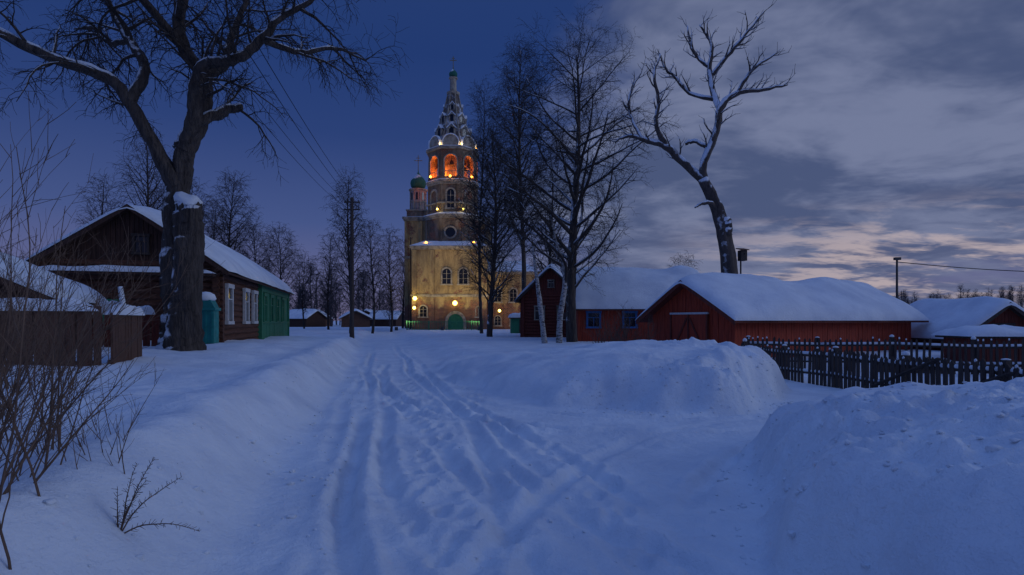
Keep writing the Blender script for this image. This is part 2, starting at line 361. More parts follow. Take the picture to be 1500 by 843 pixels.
# ---------------------------------------------------------------- trees
def snow_strips(B,thr=0.035,prob=.85):
    out=[]
    for pts,rad,m in B:
        if m!=0 or max(rad)<thr: continue
        run=[];rr=[]
        n=len(pts)
        for i in range(n):
            t=(pts[min(i+1,n-1)]-pts[max(i-1,0)]).normalized()
            ok=abs(t.z)<0.86 and rad[i]>thr*.35 and R()<prob
            if ok:
                w=(1-t.z*t.z)**.5
                run.append(pts[i]+Vector((0,0,rad[i]*.55*w+.006))); rr.append((rad[i]*.66+.004)*(0.5+.5*w)*U(.7,1.1))
            if (not ok or i==n-1):
                if len(run)>2: rr[0]*=.3; rr[-1]*=.3; out.append((run,rr,2))
                run=[];rr=[]
    return out
def tube_mesh(name,B,mats,parent=None,loc=(0,0,0),snow=0,prob=.85):
    if snow: B=B+snow_strips(B,snow,prob); mats=list(mats)+[M_snow]
    vs=[];fs=[];mi=[]
    for pts,rad,m in B:
        rm=max(rad); k=16 if rm>0.25 else (10 if rm>.12 else (6 if rm>0.035 else 3))
        o=len(vs); n=len(pts); a=None
        for i in range(n):
            t=(pts[min(i+1,n-1)]-pts[max(i-1,0)])
            if t.length<1e-6: t=Vector((0,0,1))
            t.normalize()
            if a is None: a=t.orthogonal().normalized()
            else:
                a=a-t*a.dot(t)
                a=a.normalized() if a.length>1e-5 else t.orthogonal().normalized()
            b=t.cross(a); r=rad[i]; p=pts[i]
            for j in range(k):
                an=6.2832*j/k; ca=math.cos(an)*r; sa=math.sin(an)*r
                if k>=10:
                    q=1+0.10*math.sin(an*3+i*0.35)+0.07*math.sin(an*5+i*0.5+1)+random.uniform(-.05,.05); ca*=q; sa*=q
                vs.append((p.x+a.x*ca+b.x*sa,p.y+a.y*ca+b.y*sa,p.z+a.z*ca+b.z*sa))
        for i in range(n-1):
            for j in range(k):
                j2=(j+1)%k; fs.append((o+i*k+j,o+i*k+j2,o+(i+1)*k+j2,o+(i+1)*k+j)); mi.append(m)
        if k>3: fs.append(tuple(o+(n-1)*k+j for j in range(k))); mi.append(m)
    me=bpy.data.meshes.new(name); me.from_pydata(vs,[],fs)
    for m in mats: me.materials.append(m)
    me.polygons.foreach_set("material_index",mi); me.polygons.foreach_set("use_smooth",[True]*len(fs)); me.update()
    ob=bpy.data.objects.new(name,me); ob.location=loc; col.objects.link(ob)
    if parent: ob.parent=parent
    return ob
def rv(): 
    v=Vector((random.gauss(0,1),random.gauss(0,1),random.gauss(0,1))); return v.normalized()
def grow(B,p,d,L,r,lev,P):
    n=max(3,int(L/P['seg'][lev])); st=L/n; pts=[p.copy()]; d=d.normalized(); dirs=[d.copy()]
    for i in range(n):
        d=(d+rv()*P['wig'][lev]+Vector((0,0,P['trop'][lev]))*(st/max(L,0.1))*3).normalized(); p=p+d*st; pts.append(p.copy()); dirs.append(d.copy())
    rm=P['rmin']
    rad=[max(rm*0.6,r*(1-0.8*i/n)) for i in range(n+1)]
    B.append((pts,rad,1 if r<P.get('mthr',0.03) else 0))
    if lev<P['max']: spawn(B,pts,dirs,rad,L,lev,P)
def spawn(B,pts,dirs,rad,L,lev,P,t0=0.15,mult=1.0):
    n=len(pts)-1
    k=P['cnt'][lev]*L*mult; k=int(k)+(1 if R()<k-int(k) else 0)
    for j in range(k):
        t=t0+(1-t0)*((j+R())/max(k,1)); f=min(t*n,n-0.001); i=int(f); u=f-i
        p=pts[i].lerp(pts[i+1],u); d=dirs[i]; r=rad[i]
        ax=d.cross(rv()); 
        if ax.length<0.01: continue
        ax.normalize(); ang=math.radians(U(*P['ang'][lev]))
        nd=Matrix.Rotation(ang,3,ax)@d
        if P.get('up') and nd.z<-0.15: nd.z*=-0.4
        l=P['len'][lev]*U(0.55,1.1)*(1-0.45*t)
        grow(B,p,nd,l,max(P['rmin'],min(r*0.62,P['rad'][lev]*U(.7,1.1))),lev+1,P)
def limb(B,pts,rads,m=0,n=5,jit=0.0):
    P=catmull([(*p,r) for p,r in zip(pts,rads)],n)
    q=[Vector(a[:3])+rv()*jit*(0 if i in(0,) else 1) for i,a in enumerate(P)]; rr=[max(0.006,a[3]) for a in P]
    dr=[(q[min(i+1,len(q)-1)]-q[max(0,i-1)]).normalized() for i in range(len(q))]
    L=sum((q[i+1]-q[i]).length for i in range(len(q)-1))
    B.append((q,rr,m)); return q,dr,rr,L

# --- big old linden, left
B=[]; s=0.0204
def LT(lst,n=6):
    return limb(B,[(a*s,c,b*s) for a,b,c,_ in lst],[r*s for *_,r in lst],0,n,0.025)
LT([(0,-30,0,36),(0,0,0,31),(0,30,0,25),(0,90,0,21),(-6,170,0.05,18),(-6,230,0.1,16),(2,275,0.1,14),(10,315,0,13)],10)
LT([(10,-20,-0.2,30),(13,20,-0.22,25),(18,80,-0.25,21),(21,150,-0.25,19),(22,205,-0.25,18),(20,219,-0.25,14),(17,228,-0.25,6)],9)
PL=dict(seg=[.42,.26,.16,.12],wig=[.25,.27,.32,.3],trop=[.05,-.15,-.32,-.15],cnt=[2.2,4.2,6.2,0],ang=[(35,75),(30,75),(30,70),(30,60)],len=[2.9,1.4,.62,.3],rad=[.055,.022,.011,.008],rmin=.0075,max=3,mthr=.028)
limbs=[]
limbs.append(LT([(8,305,0,13),(30,345,-.3,10),(38,385,-.5,9),(55,415,-.6,8),(98,424,-.6,7),(130,455,-.4,6),(150,490,-.2,5),(190,520,0,3.5),(215,560,.2,1.5)]))
limbs.append(LT([(26,340,-.2,8),(45,360,.3,8),(60,374,.6,7),(76,380,.7,5.5)]))
limbs.append(LT([(5,300,0,13),(16,345,.4,12),(22,390,.6,11),(20,425,.6,10),(-3,460,.4,9),(-10,500,.3,8),(-4,560,.5,6),(-18,630,.6,3.5),(-20,700,.8,1)]))
limbs.append(LT([(20,425,.6,9),(45,455,1.0,7),(42,495,1.3,6),(60,560,1.6,4),(85,640,1.8,1.5)]))
limbs.append(LT([(-4,250,0,12),(-28,310,-.4,9),(-50,360,-.7,8),(-72,390,-.9,8),(-140,410,-1.3,7),(-200,438,-1.6,6),(-235,455,-1.7,5),(-250,440,-1.7,3),(-262,405,-1.7,1.5)]))
limbs.append(LT([(-50,360,-.7,8),(-42,415,-.3,7),(-75,465,.1,6),(-105,505,.4,5),(-145,575,.8,3),(-170,620,1,1)]))
limbs.append(LT([(-205,440,-1.6,5),(-220,485,-1.5,4),(-255,520,-1.2,3),(-290,560,-1,1)]))
limbs.append(LT([(-75,465,.1,5),(-130,480,.8,4),(-180,520,1.5,3),(-230,530,2,1)]))
limbs.append(LT([(-10,500,.3,6),(40,530,-1,5),(90,560,-1.8,4),(150,580,-2,1.5)]))
limbs.append(LT([(130,455,-.4,5),(170,455,.4,4),(215,475,1,3),(255,465,1.4,1.2)]))
limbs.append(LT([(-3,460,.4,6),(-40,520,-1,5),(-70,590,-1.6,3),(-110,640,-2,1.2)]))
for i,(q,d,rr,L) in enumerate(limbs): spawn(B,q,d,rr,L,0,PL,0.22,1.0 if i not in(1,) else 0.3)
print("linden",len(B))
tx,ty=-9.95,17.0
root=tube_mesh("bare_linden_tree",B,[M_bark,M_twig],None,(tx,ty,0.62),0.045)
sp=Part(); sp.lathe(.42,-.25,[(.30,4.46),(.36,4.54),(.35,4.64),(.27,4.74),(.14,4.80),(.01,4.82)],16)
for i,v in enumerate(sp.v): sp.v[i]=(v[0]+.06*math.sin(v[1]*9+v[2]*7),v[1],v[2]+.07*math.sin(v[0]*9)+.04*math.sin(v[1]*15))
sp.obj("snow_cap",M_snow,root,True)

# --- bare pruned tree, right
B=[]; s=30/833.
LTr=lambda lst:limb(B,[((a-1068)*s,c,(500-b)*s) for a,b,c,_ in lst],[r*s for *_,r in lst],0,5,0.03)
LTr([(1076,520,0,14),(1074,470,0,12),(1069,400,0,11),(1058,335,0,9.5),(1048,300,0,8.5),(1030,262,0,7.5)])
LTr([(1062,345,0,9),(1063,332,0,9),(1062,323,0,8)])
ls=[]
ls.append(LTr([(1031,265,0,6.5),(1003,236,.2,5.5),(978,212,.4,5),(952,203,.5,4),(925,192,.8,2.5),(905,200,1,1)]))
ls.append(LTr([(978,212,.4,4),(962,178,.2,3),(966,150,.1,2.6),(958,112,0,1.8),(968,80,0,.8)]))
ls.append(LTr([(945,200,.5,3),(930,165,.9,2.4),(928,130,1,1.8),(945,95,1,.8)]))
ls.append(LTr([(1030,262,0,6),(1029,240,-.2,5.4),(1046,196,-.4,5),(1049,165,-.5,5),(1072,143,-.5,4),(1105,138,-.5,3),(1145,132,-.6,1)]))
ls.append(LTr([(1049,168,-.5,4.6),(1044,130,0,4),(1042,95,.3,3.4),(1046,60,.4,2.4),(1030,30,.5,1)]))
ls.append(LTr([(1043,110,.3,3.4),(1068,80,-.3,2.8),(1085,60,-.6,2),(1110,30,-.8,.8)]))
ls.append(LTr([(1046,145,0,3.6),(1018,128,.8,3),(1000,100,1.2,2.4),(985,85,1.3,1.6),(975,60,1.4,.8)]))
ls.append(LTr([(1042,95,.3,3),(1020,70,.5,2.2),(1012,30,.6,1)]))
ls.append(LTr([(1075,142,-.5,3),(1090,115,-1,2.2),(1120,95,-1.2,1)]))
ls.append(LTr([(1035,215,0,3.4),(1020,205,.3,3.2),(1008,206,.5,2.6)]))
ls.append(LTr([(1052,310,0,4),(1038,300,-.3,3),(1022,302,-.5,2.2),(1013,308,-.6,1.2)]))
PR=dict(seg=[.3,.25,.2],wig=[.3,.3,.3],trop=[.3,.15,.1],cnt=[2.9,3.0,0],ang=[(30,65),(30,60),(30,60)],len=[1.5,.8,.4],rad=[.055,.025,.018],rmin=.014,max=2,mthr=.024,up=True)
for i,(q,d,rr,L) in enumerate(ls): spawn(B,q,d,rr,L,0,PR,0.2,1.0 if i<9 else 0)
tube_mesh("bare_pruned_tree",B,[M_bark2,M_twig],None,((1068-750)*s,30,1.7-30*s),0.05,.75)

# --- broad upright trees in the centre
def upright(name,X,Y,z0,Ht,r,spread,lo,PP,cnt,mats=(M_bark,M_twig),lean=0,n1=1.0,ang=(32,62),snow=0,pw=.55):
    B=[]; pts=[];rads=[]; n=9
    for i in range(n):
        t=i/(n-1); pts.append((lean*t+0.25*math.sin(t*5+X),0.2*math.sin(t*4+Y),Ht*t)); rads.append(r*(1-0.93*t)**0.9)
    q,d,rr,L=limb(B,pts,rads,0,5,0.02)
    k=cnt
    for j in range(k):
        t=lo+(1-lo)*((j+R())/k)**1.0*0.97; f=t*(len(q)-1); i=min(int(f),len(q)-2); p=q[i].lerp(q[i+1],f-i)
        az=j*2.4+U(-.5,.5); an=math.radians(U(*ang)); dd=Vector((math.cos(az)*math.sin(an),math.sin(az)*math.sin(an),math.cos(an)))
        prof=(1-t)**pw*min(1,0.55+1.2*(t-lo))
        l=spread*prof*U(.75,1.1)/math.sin(math.radians(50))+0.5
        grow(B,p,dd,l,min(rr[i]*0.6,0.022*l),0,PP)
    return tube_mesh(name,B,list(mats),None,(X,Y,z0),snow),len(B)
PU=dict(seg=[.5,.33,.22,.2],wig=[.12,.2,.25,.3],trop=[.08,-.05,-.15,0],cnt=[2.6,3.7,3.1,0],ang=[(25,60),(25,60),(25,60)],len=[2.3,1.15,.55],rad=[.028,.014,.009],rmin=.0078,max=3,mthr=.03)
o,n=upright("bare_broadleaf_tree",(842-750)*35/833.,35,0.4,18.0,0.33,6.3,0.17,PU,52,snow=.05,pw=.40,ang=(40,72)); print("mid",n)
PU2=dict(PU,cnt=[2.0,2.4,0],max=2,rmin=.011,len=[2.0,1.0,.5],trop=[.1,-.05,-.25],seg=[.6,.4,.3],rad=[.028,.014,.01])
o,n=upright("bare_birch_tree",(722-750)*46/833.,46,0.3,16,0.24,4.2,0.15,dict(PU2,cnt=[4.0,5.0,0]),66); print(n)
o,n=upright("bare_birch_tree",(764-750)*56/833.,56,0.3,28.0,0.26,6.4,0.28,dict(PU2,cnt=[3.8,4.8,0],rmin=.0115),80,ang=(32,64)); print(n)
o,n=upright("bare_birch_tree",(706-750)*58/833.,58,0.3,25,0.18,4.8,0.3,dict(PU2,cnt=[3.6,4.4,0],rmin=.0115),54,ang=(28,60)); print(n)
o,n=upright("bare_birch_tree",(806-750)*60/833.,60,0.3,19,0.2,5.2,0.2,dict(PU2,cnt=[3.2,4.2,0],rmin=.012),50,ang=(28,60)); print(n)
# leaning birches beside the red houses
B=[]; s=33/833.
for lst in ([(798,503,0,4),(794,470,0,3.6),(789,430,0,3.2),(785,395,.3,2.4),(780,350,.4,1)],
            [(820,503,.4,4.4),(822,460,.4,4),(828,420,.5,3.6),(826,385,.5,2.4),(815,350,.5,1.6),(805,300,.5,.8)]):
    q,d,rr,L=limb(B,[((a-808)*s,c,(500-b)*s) for a,b,c,_ in lst],[r*s for *_,r in lst],0,5,.01)
    spawn(B,q,d,rr,L,0,dict(PU2,cnt=[2.6,3,0],len=[1.2,.6,.3],trop=[.2,0,-.1]),.45)
q,d,rr,L=limb(B,[((a-808)*s,c,(500-b)*s) for a,b,c in [(829,415,.5),(828,385,.2),(800,355,-.2),(765,325,-.4),(735,310,-.5),(700,306,-.5)]],[.1,.08,.07,.055,.04,.02],1)
spawn(B,q,d,rr,L,0,dict(PU2,cnt=[2.4,3,0],len=[1.4,.7,.3]),.3)
tube_mesh("leaning_birch_trees",B,[M_birch,M_twig],None,((808-750)*s,33,1.7-30*s))

# background trees at left and behind houses
PB=dict(seg=[.9,.6,.5],wig=[.14,.22,.28],trop=[.15,-.1,-.35],cnt=[2.9,3.6,0],ang=[(25,55),(25,60),(25,55)],len=[1.9,1.1,.5],rad=[.026,.018,.013],rmin=.02,max=2,mthr=.05)
tot=0
for (px,top,base,Y,sp,nm,cnt) in [(512,255,495,62,2.9,"bare_larch_tree",70),(545,325,490,75,2.8,"bare_birch_tree",48),(572,338,488,85,3.0,"bare_birch_tree",48),(482,345,490,88,2.8,"bare_birch_tree",44),
        (340,262,480,60,4.0,"bare_birch_tree",60),(312,300,480,66,3.4,"bare_birch_tree",48),(408,338,480,80,4.2,"bare_birch_tree",54),(372,330,480,72,3.6,"bare_birch_tree",48),(215,195,480,52,3.6,"bare_birch_tree",54),(285,270,480,58,3.2,"bare_birch_tree",44),
        (250,230,480,60,3.4,"bare_birch_tree",48),(152,262,480,50,2.6,"bare_birch_tree",40),(20,380,480,60,2.6,"bare_birch_tree",24),(445,375,480,95,3.4,"bare_birch_tree",40),(1000,380,480,75,3,"bare_birch_tree",30),(592,350,484,110,4.0,"bare_birch_tree",40)]:
    sc=Y/833.; Ht=(base-top)*sc; z0=1.7+(470-base)*sc-0.2
    o,n=upright(nm,(px-750)*sc,Y,z0,Ht,0.012*Ht,sp,0.18,dict(PB,rmin=.009+Y*0.00011),cnt,mats=(M_twig,M_twighaze)); tot+=n
print("bg",tot)

# far tree line : one object
def farvariant(seed):
    random.seed(seed); B=[]; Ht=12
    q,d,rr,L=limb(B,[(0,0,0),(.2,.1,4),(0,.2,8),(.1,0,12)],[.18,.12,.08,.03],0,3)
    for j in range(34):
        t=U(.12,1); i=min(int(t*(len(q)-1)),len(q)-2); az=R()*6.28; an=math.radians(U(25,55))
        grow(B,q[i],Vector((math.cos(az)*math.sin(an),math.sin(az)*math.sin(an),math.cos(an))),(1.1-t)*U(2.5,4.5)+.8,.045,0,dict(seg=[1.2,.7],wig=[.15,.3],trop=[.1,-.2],cnt=[3.2,0],ang=[(25,60)],len=[1.6],rad=[.03],rmin=.03,max=1,mthr=9))
    o=tube_mesh("tmp",B,[M_twighaze]); me=o.data
    v=np.zeros(len(me.vertices)*3); me.vertices.foreach_get("co",v); f=[tuple(p.vertices) for p in me.polygons if len(p.vertices)==4]
    bpy.data.objects.remove(o); bpy.data.meshes.remove(me)
    return v.reshape(-1,3),np.array(f)
var=[farvariant(100+i) for i in range(5)]
random.seed(11)
def far_mass(name,placements,m):
    Vs=[];Fs=[];o=0
    for x,y,z,sc,rt in placements:
        v,f=random.choice(var); c,s_=math.cos(rt),math.sin(rt)
        w=np.stack([(v[:,0]*c-v[:,1]*s_)*sc*1.1+x,(v[:,0]*s_+v[:,1]*c)*sc*1.1+y,v[:,2]*sc+z],-1); Vs.append(w); Fs.append(f+o); o+=len(w)
    me=bpy.data.meshes.new(name); mesh_np(me,np.concatenate(Vs),np.concatenate(Fs)); me.materials.append(m)
    ob=bpy.data.objects.new(name,me); col.objects.link(ob)
pl=[]
for i in range(130):
    y=U(125,190); x=U(-1.1,-0.18)*y; pl.append((x,y,-.3,U(.75,1.3)*(0.9+.25*math.sin(x*.1)),U(0,6)))
for i in range(45):
    y=U(160,230); x=U(-.1,.7)*y; pl.append((x,y,0,U(.6,.95),U(0,6)))
far_mass("distant_tree_line",pl,M_twighaze)
pl=[]
for i in range(190):
    y=U(200,270); x=U(.64,1.35)*y; pl.append((x,y,4.0+2.5*ss(.6,1.0,x/y),U(.5,.8),U(0,6)))
M_twigdark=mat("forest_dark",(0.05,0.05,0.06),(0.03,0.03,0.04),0.95)
far_mass("distant_forest",pl,M_twigdark)

# ---------------------------------------------------------------- snow slabs
def edge(s_,p=6): return max(0.0,1-abs(s_)**p)**0.5
def csp(t): return -math.cos(math.pi*t)
def snow_gable(part,hw,y0,y1,ez,rz,t,seed=0):
    def fn(a,b):
        v=csp(a); u=csp(b); 
        wob=float(vn(np.array(u*(y1-y0)*.5+seed),np.array(v*3.0),8))*.12
        x=v*(hw+wob*abs(v)**4); y=(y0+y1)/2+u*(y1-y0)/2
        base=rz+(ez-rz)*(math.sqrt(v*v+0.006)-0.03)
        nz=float(fbm(np.array(x*0.5+seed),np.array(y*0.5),3,3))
        e=edge(v,8)*edge(u,10)
        return (x,y, base+0.02+ (t+0.24*nz)*e - 0.05*(1-e))
    part.sheet(fn,40,44)
def snow_flat(part,x0,x1,y0,y1,z,t,n=12,slope=0,rough=.35):
    def fn(a,b):
        v=csp(a);u=csp(b); x=(x0+x1)/2+v*(x1-x0)/2; y=(y0+y1)/2+u*(y1-y0)/2
        e=edge(v,5)*edge(u,5); nz=float(fbm(np.array(x*1.3+z*3),np.array(y*1.1),4,3))
        return (x,y,z+slope*(y-y0)+max(.02,t*(1+rough*2*nz))*e)
    part.sheet(fn,n,n)

# ---------------------------------------------------------------- houses
def win(P,x,z,w,h,fr,gl,fw=0.09,mull=True,y=0):
    P.m=gl; P.b2(x-w/2,x+w/2,y-0.03,y+0.05,z-h/2,z+h/2)
    P.m=fr
    P.b2(x-w/2-fw,x-w/2,y-.09,y+.02,z-h/2,z+h/2); P.b2(x+w/2,x+w/2+fw,y-.09,y+.02,z-h/2,z+h/2)
    P.b2(x-w/2-fw-.03,x+w/2+fw+.03,y-.12,y+.02,z+h/2,z+h/2+fw*1.3); P.b2(x-w/2-fw-.03,x+w/2+fw+.03,y-.12,y+.02,z-h/2-fw,z-h/2)
    if mull:
        P.b2(x-.02,x+.02,y-.06,y-.031,z-h/2,z+h/2*.3); P.b2(x-w/2,x+w/2,y-.062,y-.032,z+h/2*.3,z+h/2*.3+.045)
def gable_shell(name,origin,rot,W,L,z0,ez,rz,mats,snow_t=0.35,ov=0.45,logs=False,boards=False,gablemat=1,chim=None):
    root=empty(name,(origin[0],origin[1],0),rot)
    P=Part(); hw=W/2
    P.b2(-hw+.06,hw-.06,.06,L-.06,z0-.6,ez)
    if logs:
        z=z0
        while z<ez-0.05:
            P.beam((hw-.04,-.2,z+.12),(hw-.04,L+.2,z+.12),.135); P.beam((-hw+.04,-.2,z+.12),(-hw+.04,L+.2,z+.12),.135)
            P.beam((-hw-.2,.04,z+.24),(hw+.2,.04,z+.24),.135); z+=.25
    if boards:
        for side in(0,1):
            y=0
            while y<L:
                o=R()*.02; P.b2(hw-.06,hw+.0+o,y+.006,y+.15,z0-.5,ez+.05) if side==0 else P.b2(-hw-o,-hw+.06,y+.006,y+.15,z0-.5,ez+.05); y+=.156
        x=-hw
        while x<hw-.02:
            o=R()*.02; P.b2(x+.006,x+.15,-o,.06,z0-.5,ez); x+=.156
    P.m=1
    sl=(rz-ez)/hw
    x=-hw
    while x<hw-.01:
        x1=min(x+.15,hw); o=R()*.015
        for yy0,yy1 in((-.015-o,.05),(L-.05,L+.01)):
            P.prism([(x+.004,ez-.02),(x1-.004,ez-.02),(x1-.004,rz-abs(x1)*sl-.03),(x+.004,rz-abs(x)*sl-.03)],yy0,yy1)
        x+=.156
    P.obj("walls",mats[:2],root)
    Q=Part(); ox=hw+ov; oe=ez-ov*sl
    for sg in(-1,1):
        Q.add([(0,-ov,rz),(sg*ox,-ov,oe),(sg*ox,L+ov,oe),(0,L+ov,rz),(0,-ov,rz-.07),(sg*ox,-ov,oe-.07),(sg*ox,L+ov,oe-.07),(0,L+ov,rz-.07)],
              [(0,1,2,3),(7,6,5,4),(0,4,5,1),(1,5,6,2),(2,6,7,3)])
        for yy in(-ov-.03,):
            Q.add([(0,yy,rz+.02),(sg*ox,yy,oe+.02),(sg*ox,yy,oe-.16),(0,yy,rz-.16),(0,yy+.025,rz+.02),(sg*ox,yy+.025,oe+.02),(sg*ox,yy+.025,oe-.16),(0,yy+.025,rz-.16)],
              [(0,1,2,3),(4,7,6,5),(0,4,5,1),(3,2,6,7),(1,5,6,2)])
    Q.obj("roof",mats[2],root)
    if snow_t:
        N=Part(); snow_gable(N,ox+.06,-ov-.05,L+ov+.05,oe,rz,snow_t,origin[0]); N.obj("roof_snow",M_snow,root,True)
    return root
FR=Matrix.Identity(4)
def side(hw): return Matrix.Translation((hw,0,0))@Matrix.Rotation(math.radians(90),4,'Z')

# log house on the left
a=math.radians(14.1)
lh=gable_shell("log_house",(-14.2,21.3),a,5.8,18.5,0.35,3.9,5.95,[M_log,M_logf,M_logf],0.38,0.5,logs=True)
P=Part()
P.M=side(2.9+.1)
for y,m in((1.3,0),(4.6,0),(6.6,0)): win(P,y,2.35,.75,1.35,m,2,.13)
for y in (9.5,11.6,13.8,16): win(P,y,2.35,.85,1.35,1,2,.14)
P.M=FR.copy()
win(P,-.9,1.95,.9,.75,1,2,.13,y=-.12); win(P,1.7,1.95,.9,.75,1,2,.13,y=-.12); win(P,.3,4.55,.4,.6,3,2,.08,y=-.04)
P.obj("windows",[M_white,M_green,M_glass,M_wood],lh)
P=Part(); P.M=side(2.9); y=8.2
while y<18.45:
    P.b2(y+.004,y+.15,-.16-R()*.015,-.02,0.2,1.55); y+=.156
y=8.2
while y<18.45:
    P.b2(y+.004,y+.15,-.125-R()*.015,-.02,1.63,3.25); y+=.156
P.b2(8.1,18.5,-.22,-.0,1.55,1.63); P.b2(8.1,18.6,-.2,-.0,3.25,3.7)
for y in(8.1,18.45): P.b2(y-.12,y+.12,-.24,-.02,.2,3.7)
P.obj("green_cladding",M_green,lh)
P=Part(); P.b2(-2.9,2.9,-.75,-.1,3.38,3.46); P.obj("gable_ledge",M_logf,lh)
P=Part(); snow_flat(P,-2.95,2.95,-.8,-.05,3.465,.2,14); P.obj("ledge_snow",M_snow,lh,True)

# red shed
sa=math.radians(-63.4)
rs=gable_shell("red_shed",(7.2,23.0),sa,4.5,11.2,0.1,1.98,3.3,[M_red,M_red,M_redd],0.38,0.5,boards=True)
P=Part(); P.b2(-.95,.95,-.09,-.03,.25,1.95)
P.m=1; P.b2(-1.05,1.05,-.12,-.035,1.95,2.03); P.m=2
for x in(-1.0,0,1.0): P.b2(x-.04,x+.04,-.13,-.04,.25,1.95)
P.plank((-.9,-.11,.4),(-.08,-.11,1.8),.08,.03); P.plank((.9,-.11,.4),(.08,-.11,1.8),.08,.03)
P.obj("double_door",[M_red,M_white,M_redd],rs)

# red house with blue window frames
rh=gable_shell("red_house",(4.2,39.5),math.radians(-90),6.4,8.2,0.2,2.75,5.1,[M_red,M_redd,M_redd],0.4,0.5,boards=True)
P=Part(); P.M=side(3.2+.03)
for y in(1.0,3.3,5.4): win(P,y,1.75,.7,.85,0,1,.12)
P.M=FR.copy(); win(P,1.3,1.75,.8,.9,0,1,.14,y=-.03)
P.obj("windows",[M_blue,M_glass],rh)
gh=gable_shell("brown_gable_house",(3.1,45),math.radians(-14),4.6,9,0.2,3.7,6.0,[M_redd,M_redd,M_wood],0.34,0.5,logs=True)
P=Part(); win(P,-.9,2.3,.7,1.0,0,1,.07,y=-.12); win(P,.9,2.3,.7,1.0,0,1,.07,y=-.12); win(P,0,4.6,.4,.5,0,1,.06,y=-.03); P.obj("windows",[M_trim,M_glass],gh)
# sheds at right
s1=gable_shell("wooden_barn",(20.7,24),math.radians(2),3.6,4.6,-.1,1.15,2.45,[M_redd,M_redd,M_wood],0.3,0.35,boards=True)
P=Part(); P.b2(-.5,.5,-.07,-.02,.1,1.6); P.obj("door",M_wood,s1)
s2=empty("low_woodshed",(18.6,20.6,0),math.radians(-6)); P=Part(); x=-1.8
while x<1.8: P.b2(x,x+.145,-.02-R()*.02,.04,-.1,1.05); x+=.156
P.b2(-1.8,1.8,.05,1.6,-.1,1.04); P.m=1; P.b2(-2,2,-.2,1.8,1.05,1.12)
P.obj("walls",[M_redd,M_wood],s2); P=Part(); snow_flat(P,-2.1,2.1,-.28,1.9,1.125,.34,16); P.obj("roof_snow",M_snow,s2,True)
# distant village houses
for (X,Y,W,L,ez,rz,m,rt) in [(-33.5,122,6,7,2.3,3.9,M_woodb,.3),(-44,128,6.5,7,2.3,4.0,M_logf,1.2),(-52,142,7,7,2.4,4.4,M_woodb,-.2),(-27,138,6,7,2.2,3.9,M_logf,1.4),(-39,152,7,8,2.5,4.5,M_logf,.1)]:
    gable_shell("village_house",(X,Y),rt,W,L,0,ez,rz,[m,m,M_wood],.4,.4)
# left outbuilding at the frame edge
ls_=gable_shell("wooden_outbuilding",(-13.2,13.6),math.radians(20),3.4,3.4,.5,2.35,3.2,[M_logf,M_logf,M_logf],0.26,0.3,boards=True)

# ---------------------------------------------------------------- fences
def picket(name,p0,p1,h,mt,step=.14,w=.09,post=2.2,snow=True,zoff=0,point=True,rails=(.3,.8)):
    root=empty(name); P=Part(); N=Part()
    p0=Vector(p0);p1=Vector(p1); d=p1-p0; L=d.length; d.normalize(); ang=math.atan2(d.y,d.x)
    z_at=lambda t: max(0,min(.45,hz(p0.x+d.x*t,p0.y+d.y*t)))*0.5+zoff+.03*math.sin(t*1.7)
    t=0
    while t<L:
        x,y=p0.x+d.x*t,p0.y+d.y*t; zb=z_at(t); hh=h+U(-.045,.045)
        P.M=Matrix.Translation((x,y,zb))@Matrix.Rotation(ang+U(-.05,.05),4,'Z')@Matrix.Rotation(U(-.04,.04),4,'Y')
        top=[(w/2,hh-.07),(0,hh),(-w/2,hh-.07)] if point else [(w/2,hh),(-w/2,hh)]
        if R()>.03: P.prism([(-w/2,-.5),(w/2,-.5)]+top,-.012,.012)
        if snow and R()<.3:
            N.M=P.M; q=U(.5,1); N.lathe(0,0,[(.02,hh-.04),(.026,hh),(.018*q,hh+.02*q),(.003,hh+.035*q)],6)
        t+=step*U(.9,1.1)
    t=0
    while t<=L+.01:
        x,y=p0.x+d.x*t,p0.y+d.y*t; zb=z_at(t)
        P.M=Matrix.Translation((x,y,zb))@Matrix.Rotation(ang,4,'Z')@Matrix.Rotation(U(-.03,.03),4,'Y'); P.b2(-.06,.06,.03,.15,-.5,h+.03)
        if snow:
            q=U(.25,1); N.M=P.M; N.lathe(0,.09,[(.06,h+.03),(.075,h+.03+.04*q),(.06,h+.03+.08*q),(.025,h+.03+.11*q),(.004,h+.03+.12*q)],8)
        t+=post
    P.M=Matrix.Identity(4); N.M=Matrix.Identity(4)
    nn=Vector((-d.y,d.x))*.035
    for k,f in enumerate(rails):
        t=0
        while t<L-.05:
            t1=min(t+post,L); za,zb=z_at(t)+h*f,z_at(t1)+h*f
            A=(p0.x+d.x*t+nn.x,p0.y+d.y*t+nn.y,za);C=(p0.x+d.x*t1+nn.x,p0.y+d.y*t1+nn.y,zb)
            P.beam(A,C,.04,4)
            if snow:
                N.beam((A[0],A[1],A[2]+.055),(C[0],C[1],C[2]+.055),.045,8)
            t=t1
    P.obj("pickets",mt,root)
    if snow: N.obj("snow_caps",M_snow,root,True)
    return root
f1=picket("picket_fence",(7.6,18.8),(8.8,8.9),.95,M_wood,.15,.10)
P=Part(); P.plank((8.23,13.0,.2),(8.42,11.2,.95),.09,.03); P.plank((8.5,11.0,.3),(8.62,9.8,.8),.09,.03); P.obj("brace",M_wood,f1)
picket("picket_fence",(8.3,20.0),(16.5,17.2),1.1,M_wood,.16,.07)
picket("picket_fence",(16.5,17.2),(24,16.0),1.1,M_wood,.16,.07)
